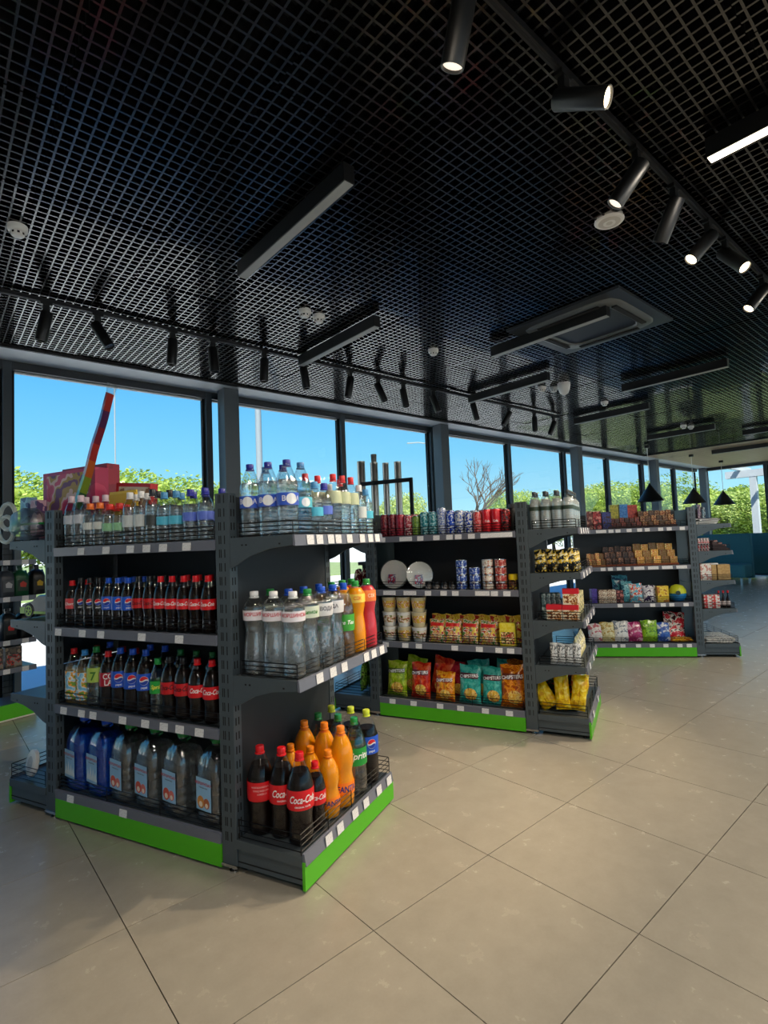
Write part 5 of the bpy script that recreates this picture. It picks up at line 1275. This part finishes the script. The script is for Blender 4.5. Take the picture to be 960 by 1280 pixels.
# ---------------------------------------------------------------- coffee station with cup tubes behind gondola B
def bw(x, y, z=0): return FB.w(x, y, z)
cs = thing('coffee_counter', 'black coffee counter almost hidden behind the can gondola', 'counter', tuple(bw(-.55, 1.25)), FB.a)
obj('cabinet', MB().box((-.15, -.02, .02), (.55, .5, 1.05), chamfer=.004), M_BLACK, cs); obj('worktop', MB().box((-.18, -.05, 1.05), (.58, .53, 1.085)), mat('worktop_dark', (50, 48, 46), .4), cs)
obj('cup_rack', MB().box((-.13, .02, 1.085), (.5, .32, 1.52)).box((-.14, .0, 1.86), (.43, .015, 1.9)).box((.40, .0, 1.5), (.43, .03, 1.9)), M_BLACK, cs)
for i, (c, top, w) in enumerate(((160, 65, 38), (222, 70, 36), (277, 72, 30), (335, 66, 34))):
    px = 410 + c / 3.84; x = FB.xat(px, 1.32, 2.0)
    d = (bw(x, 1.32) - C0).dot(FW); r = w / 3.84 / FPX * d * .5
    py = 560 + top / 3.84
    z = 1.9
    for _ in range(40): z += (pix(bw(x, 1.32, z))[1] - py) * .002
    t = thing('cup_dispenser_tube', 'brushed steel cup dispenser tube, %s from left behind the cans' % ORD[i + 1], 'dispenser', tuple(bw(x, 1.32, 1.52)), FB.a, 'steel cup tubes')
    hgt = z - 1.52
    obj('tube', MB().lathe([(r, 0), (r, hgt - .02), (r * 1.04, hgt - .018), (r * 1.04, hgt), (r * .94, hgt), (r * .94, hgt - .1)], 24, close=False), mat('brushed_steel', (176, 172, 164), .28, 1, .12, 8), t)
    obj('collar', MB().lathe([(r * 1.2, 0), (r * 1.2, .03), (r * 1.02, .032)], 24), M_BLACK, t)
    if i == 1:
        obj('cup_stack', MB().lathe([(r * .7, hgt - .06), (r * .72, hgt + .02), (r * .78, hgt + .022), (r * .74, hgt + .04), (r * .8, hgt + .042), (r * .76, hgt + .06), (r * .82, hgt + .062), (r * .78, hgt + .085)], 20), mat('grey_cups', (110, 112, 108), .5), t)

# ---------------------------------------------------------------- toys on top of gondola A and the left end cap
def aw(x, y, z): return FA.w(x, y, z)
PINK = [(196, 40, 90), (220, 80, 120), (236, 200, 190), (190, 150, 60), (120, 60, 110)]
def ax_(px, y, z): return FA.xat(px, y, z)
def topz(px, py, x, y):
    z = 1.5
    for _ in range(60): z += (pix(FA.w(x, y, z))[1] - py) * .0015
    return z
def toy(p0, p1, py, y, d, z0, label, cols, front, sc):
    xa, xb = ax_(p0, y, 1.6), ax_(p1, y, 1.6); xm = (xa + xb) / 2
    carton(aw(xm, y + d / 2, z0), FA.a, label, xb - xa, d, topz((p0 + p1) / 2, py, xm, y) - z0, cols, 'toy_box', 'toy box', front=front, scale=sc, fr=(.08, .95))
toy(54, 119, 588, .20, .08, 1.357, 'pink toy box with bright picture front, on top of left end cap', [(186, 30, 84), (206, 60, 104), (180, 50, 120)], PINK, 5)
toy(78, 134, 583, .31, .08, 1.357, 'crimson toy box partly behind the pink one', [(176, 34, 60), (150, 30, 56)], [(60, 40, 50), (190, 60, 70), (120, 80, 70)], 9)
gx = ax_(166, .28, 1.6)
bk = thing('boxed_game', 'red-and-white boxed game standing behind the water bottles', 'box', tuple(aw(gx, .28, 1.312)), FA.a); bk.rotation_euler = (0, .10, FA.a)
obj('box_body', MB().box((-.13, -.025, .012), (.13, .025, .33), chamfer=.003), mat('game_red', (196, 40, 48), .45), bk); obj('front_print', MB().box((-.105, -.0258, .06), (.125, -.025, .31)), mprint('game_print', [(226, 214, 196), (214, 196, 170), (150, 110, 80)], 24), bk)
gx = ax_(152, .205, 1.6)
ys = thing('yellow_packet', 'yellow toy packet in front of the red-and-white boxed game', 'packet', tuple(aw(gx, .215, 1.312)), FA.a)
obj('pouch', MB().box((-.10, -.012, 0), (.10, .012, .272), chamfer=.004), mat('toy_yellow', (232, 190, 30), .4), ys); obj('header_card', MB().box((-.10, -.004, .272), (.10, .004, .285)), mat('toy_yellow_film', (240, 206, 70), .2), ys)
# rainbow foil packet leaning up from the toys
rk = thing('foil_packet', 'tall rainbow-striped foil packet leaning against the toy boxes', 'packet', tuple(aw(ax_(86, .165, 1.36), .165, 1.36)), FA.a)
COLS = [(36, 50, 110), (36, 50, 110), (60, 110, 60), (150, 170, 40), (226, 110, 40), (206, 60, 50), (150, 40, 60), (96, 44, 96), (190, 60, 50)]
def strip(z0, z1, w0, w1):
    mb = MB(); n = 6; L0, L1 = z0, z1
    def sec(z, w): 
        k = .003 * math.sin(z * 21)
        return [(-w / 2 + k, 0, z), (0 + k, -.014, z), (w / 2 + k, 0, z), (0 + k, .014, z)]
    vs = []; fs = []
    for i in range(n + 1): vs += sec(z0 + (z1 - z0) * i / n, w0 + (w1 - w0) * i / n)
    for i in range(n):
        for k in range(4): a = i * 4 + k; b = i * 4 + (k + 1) % 4; fs.append((a, b, b + 4, a + 4))
    fs += [(3, 2, 1, 0), tuple(n * 4 + k for k in range(4))]
    mb.add(vs, fs, False); return mb
_tx = ax_(138, .165, 2.1); _tz = topz(138, 492, _tx, .165)
_bx = ax_(86, .165, 1.36)
rk.rotation_euler = (0, math.atan2(_tx - _bx, _tz - 1.36), FA.a)
LEN = math.hypot(_tx - _bx, _tz - 1.36)
for i, c in enumerate(COLS):
    a, b = LEN * i / 9, LEN * (i + 1) / 9
    obj('stripe', strip(a, b, (.085 - .015 * i / 9), (.085 - .015 * (i + 1) / 9)), mat('foil_%d' % i, c, .25, .2), rk)
obj('clear_end', strip(LEN, LEN + .05, .07, .09), M_PETDRY, rk)
# left end cap: dolls, butterfly net, toy car, plate
carton(aw(ax_(36, .14, 1.6), .14, 1.357), FA.a - .1, 'light blue doll box on the left end cap', .085, .05, .25, [(120, 180, 210), (150, 200, 226), (60, 90, 140)], 'doll_box', 'toy box', scale=14)
carton(aw(ax_(48, .11, 1.6), .11, 1.357), FA.a - .1, 'pale pink doll box beside the light blue one', .07, .05, .225, [(206, 150, 170), (214, 170, 186), (90, 60, 110)], 'doll_box', 'toy box', scale=14)
nt = thing('bubble_net', 'toy with green hub, pale ring handles and white gauze net on left end cap', 'toy', tuple(aw(-.17, .045, 1.357)), FA.a)
M_NETG = mat('toy_green', (30, 150, 70), .35); M_GAUZE = mfilm('white_gauze', (.72, .78, .8), .5, .4, .22)
obj('hub', MB().lathe([(.004, 0), (.022, .01), (.026, .04), (.014, .07), (.002, .078)], 14), M_NETG, nt, (-.13, -.02, .045))
obj('stick', MB().tube([(-.13, -.02, .09), (0, -.02, .092), (.1, -.01, .09)], .006, 8), M_NETG, nt)
for k, (sx, sz) in enumerate(((-.6, .8), (-.8, -.3))):
    pts = [(-.15 + .075 * sx + .07 * math.cos(a), -.02, .09 + .07 * sz * .9 + .07 * math.sin(a)) for a in [2 * PI * q / 20 for q in range(21)]]
    obj('ring', MB().tube(pts, .011, 8), mat('toy_pale', (196, 206, 200), .4), nt)
nb = MB(); vs = []; fs = []
for j in range(9):
    a = PI * j / 8; r = .085 * math.sin(a) ** .7 + .003
    for k in range(16):
        b = 2 * PI * k / 16; q = 1 + .1 * math.sin(5 * b + j)
        vs.append((-.04 + .13 * -math.cos(a) * .9, r * math.cos(b) * q * .8, max(.004, .09 + r * math.sin(b) * q)))
for j in range(8):
    for k in range(16): a = j * 16 + k; b = j * 16 + (k + 1) % 16; fs.append((a, b, b + 16, a + 16))
nb.add(vs, fs, True); obj('gauze', nb, M_GAUZE, nt)
carf = FA.w(FA.xat(35, .07, .97) + .1045, .145, .947)
cr_ = thing('toy_car', 'black and lime green toy sports car on the left end cap', 'toy car', tuple(carf), FA.a); cr_.scale = (1.1, 1.1, 1.1)
def carbody():
    mb = MB(); prof = [(-.165, .022), (-.17, .05), (-.155, .068), (-.08, .083), (-.03, .112), (.06, .116), (.12, .09), (.165, .082), (.17, .045), (.165, .022)]
    n = len(prof); vs = []
    for y, s in ((-.062, .93), (-.05, 1.0), (.05, 1.0), (.062, .93)):
        for x, z in prof: vs.append((x * (1 if s == 1 else .97), y, .022 + (z - .022) * s))
    fs = [(r * n + k, (r + 1) * n + k, (r + 1) * n + (k + 1) % n, r * n + (k + 1) % n) for r in range(3) for k in range(n)]
    fs += [tuple(range(n - 1, -1, -1))[::-1], tuple(range(3 * n, 4 * n))[::-1]]
    mb.add(vs, fs); return mb
obj('car_body', carbody(), mat('car_black', (26, 34, 34), .2, .3), cr_)
obj('side_skirt', MB().box((-.168, -.064, .022), (-.12, .064, .052)).box((-.06, -.0635, .022), (.06, .0635, .034)), mat('car_lime', (150, 200, 40), .35), cr_)
obj('window_band', MB().prism([(-.04, .085), (-.02, .106), (.05, .110), (.09, .09)], -.0605, .0605), mat('car_glass', (60, 80, 90), .1), cr_)
for x in (-.095, .10):
    for y in (-.064, .052):
        w_ = obj('wheel', MB().lathe([(.034, 0), (.036, .003), (.036, .012), (.034, .015)], 20), M_BLACK, cr_, (x, y + .0135 if y < 0 else y, .036), (PI / 2, 0, 0))
        obj('rim', MB().lathe([(.026, .0151), (.026, .0165), (.02, .0165), (.02, .0152)], 20, close=False), mat('car_lime', (150, 200, 40), .35), w_)
        sp_ = MB()
        for k in range(5): sp_.box((-.003, 0, .0152), (.003, .021, .0162), Matrix.Rotation(2 * PI * k / 5, 4, 'Z'))
        obj('spokes', sp_, mat('car_lime', (150, 200, 40), .35), w_)
wp = thing('round_pack', 'white round pack standing in the wire basket of left end cap', 'pack', tuple(aw(FA.xat(44, .06, .2), .06, .138)), FA.a)
obj('disc', MB().lathe([(.004, 0), (.06, 0), (.066, .004), (.066, .02), (.06, .024), (.004, .024)], 28), mat('disc_white', (226, 226, 226), .4), wp, (0, 0, .068), (PI / 2 - .2, 0, -.25))
obj('print', MB().lathe([(.004, .0245), (.035, .0245)], 20, close=False), mat('disc_grey', (190, 194, 198), .4), wp, (0, 0, .068), (PI / 2 - .2, 0, -.25))
ms = thing('black_case', 'small black case behind the white round pack', 'case', tuple(aw(-.10, .16, .138)), FA.a)
obj('case_body', MB().box((-.07, -.03, 0), (.07, .03, .10), chamfer=.01), M_BLACK, ms); obj('handle', MB().tube([(-.03, 0, .1), (-.025, 0, .125), (.025, 0, .125), (.03, 0, .1)], .005, 6), M_BLACK, ms)

# ---------------------------------------------------------------- motor-oil shelf by the window on the far left
FD = Frame((-.48, 4.93), 13)
td = thing('wire_back_shelf', 'dark wire-back shelf of motor oil against the left window', 'shelving', tuple(FD.o), FD.a)
for x in (0, 1.15): obj('post', MB().box((x, .30, 0), (x + .05, .34, 1.45)), M_STEEL, td)
for z, h in ((1.25, 0), (.96, 0), (.62, 0), (.40, 0)):
    o = obj('shelf', MB().box((0, 0, z - .025), (1.2, .33, z)), M_STEEL, td)
    obj('price_rail', MB().box((0, -.008, z - .036), (1.2, 0, z + .004)), M_RAIL, o)
    for k in range(9): obj('price_tag', TAG, M_TAG, o, (.08 + .13 * k, -.009, z - .016))
obj('plinth', MB().box((0, .02, .02), (1.2, .33, .12)), M_STEEL, td); obj('kick_panel', MB().box((0, -.002, .015), (1.2, .018, .125)), M_GREEN, td); obj('edge_strip', MB().box((0, -.006, .004), (1.2, .012, .014)), M_WHITE, td)
gw = MB()
for k in range(24): gw.tube([(.02 + .05 * k, .325, .15), (.02 + .05 * k, .325, 1.4)], .002, 4)
for k in range(26): gw.tube([(.02, .325, .15 + .05 * k), (1.18, .325, .15 + .05 * k)], .002, 4)
obj('wire_back', gw, M_WIRE, td)
OC = MB().lathe([(.050, 0), (.055, .006), (.055, .15), (.048, .185), (.026, .205), (.018, .21), (.018, .225)], 24, 4.5).mesh('canister')
OCC = MB().lathe([(.02, .2252), (.02, .245), (.017, .247)], 16).mesh('cap'); OCL = MB().box((-.038, -.0562, .04), (.038, -.0552, .13)).mesh('label'); OCP = MB().prism([(-.02, .075), (.022, .07), (.028, .1), (0, .12), (-.022, .105)], -.0568, -.0561).mesh('emblem')
OCH = MB().tube([(.02, 0, .19), (.05, 0, .2), (.058, 0, .165), (.054, 0, .13)], .008, 8).mesh('handle')
def oil(x, z, body, lab, emb, label):
    t = thing('oil_canister', label, 'oil canister', tuple(FD.w(x, .10, z)), FD.a + .15, 'motor oil canisters')
    obj('canister', OC, mat('oil_%d%d%d' % body, body, .35), t); obj('cap', OCC, mat('oil_%d%d%d' % body, body, .35), t); obj('handle', OCH, mat('oil_%d%d%d' % body, body, .35), t)
    l = obj('label', OCL, ink(lab), t); obj('emblem', OCP, ink(emb), l)
for i, (x, b, l, e, lk) in enumerate(((FD.xat(6, .1, 1.05), (60, 66, 76), (90, 96, 104), (200, 200, 205), 'dark grey'), (FD.xat(24, .1, 1.05), (24, 84, 52), (40, 60, 50), (200, 60, 50), 'green'), (FD.xat(45, .1, 1.05), (26, 24, 22), (46, 40, 34), (222, 180, 40), 'black and yellow'))):
    oil(x, .96, b, l, e, '%s motor oil canister on the upper oil shelf' % lk)
for i, x in enumerate((FD.xat(9, .1, .7), FD.xat(30, .1, .7), FD.xat(52, .1, .7))):
    oil(x, .62, (24, 26, 30), (36, 36, 40), (206, 46, 44), 'black canister with red emblem, %s from left on lower oil shelf' % ORD[i + 1])
for i, x in enumerate((.86, 1.02)):
    t = thing('funnel', 'grey cone-shaped funnel, %s under the upper oil shelf' % ('left', 'right')[i], 'funnel', tuple(FD.w(x, .2, .62)), FD.a)
    obj('cone', MB().lathe([(.055, 0), (.05, .01), (.02, .075), (.012, .085), (.011, .12)], 20), mat('funnel_grey', (110, 112, 112), .5), t); obj('rim', MB().lathe([(.057, 0), (.058, .003), (.057, .006)], 20), mat('funnel_grey', (110, 112, 112), .5), t)
for i, x in enumerate((.80, .93, 1.06)):
    carton(FD.w(x, .09, .40), FD.a, 'brown car-part box, %s from left on the lowest oil shelf' % ORD[i + 1], .115, .08, .16, [(96, 84, 72), (70, 60, 54), (150, 130, 110)], 'part_box', front=[(60, 54, 50), (190, 50, 40), (150, 140, 130)], scale=20)

# ---------------------------------------------------------------- seating at the far end
M_TEAL = mat('teal_upholstery', (44, 108, 124), .8, 0, .1, 30); M_TEALD = mat('teal_upholstery_seat', (58, 124, 138), .8, 0, .1, 30)
def booth(u, n, rot, label, L=1.5):
    t = thing('booth_sofa', label, 'sofa', (u, n, 0), rot, 'teal booth sofas')
    obj('backrest', MB().box((-.06, -L / 2, .12), (.10, L / 2, 1.12), chamfer=.03), M_TEAL, t)
    obj('seat', MB().box((.10, -L / 2, .16), (.66, L / 2, .46), chamfer=.05), M_TEALD, t)
    for x in (.0, .58):
        for y in (-L / 2 + .1, L / 2 - .1): obj('leg', MB().box((x - .02, y - .02, 0), (x + .02, y + .02, .17)), M_CHROME, t)
booth(14.25, 4.45, PI, 'teal booth sofa seen from behind, left of the kraft boxes')
booth(15.55, 4.35, 0, 'teal booth sofa facing the first one beside the end window')
booth(15.75, 2.6, 0, 'teal booth sofa at the right edge by the end window')
booth(14.3, 2.35, PI, 'teal booth sofa right of the far end cap, back turned')
def table(u, n, label):
    t = thing('cafe_table', label, 'table', (u, n, 0), 0, 'cafe tables')
    obj('top', MB().box((-.33, -.45, .72), (.33, .45, .75), chamfer=.008), M_WHITE, t)
    obj('column', MB().lathe([(.03, .03), (.03, .72)], 16), M_CHROME, t); obj('foot', MB().lathe([(.24, 0), (.24, .012), (.05, .03)], 24), M_CHROME, t)
table(14.95, 4.55, 'white cafe table between the teal sofas by the window'); table(15.05, 2.45, 'white cafe table between the right-hand teal sofas')
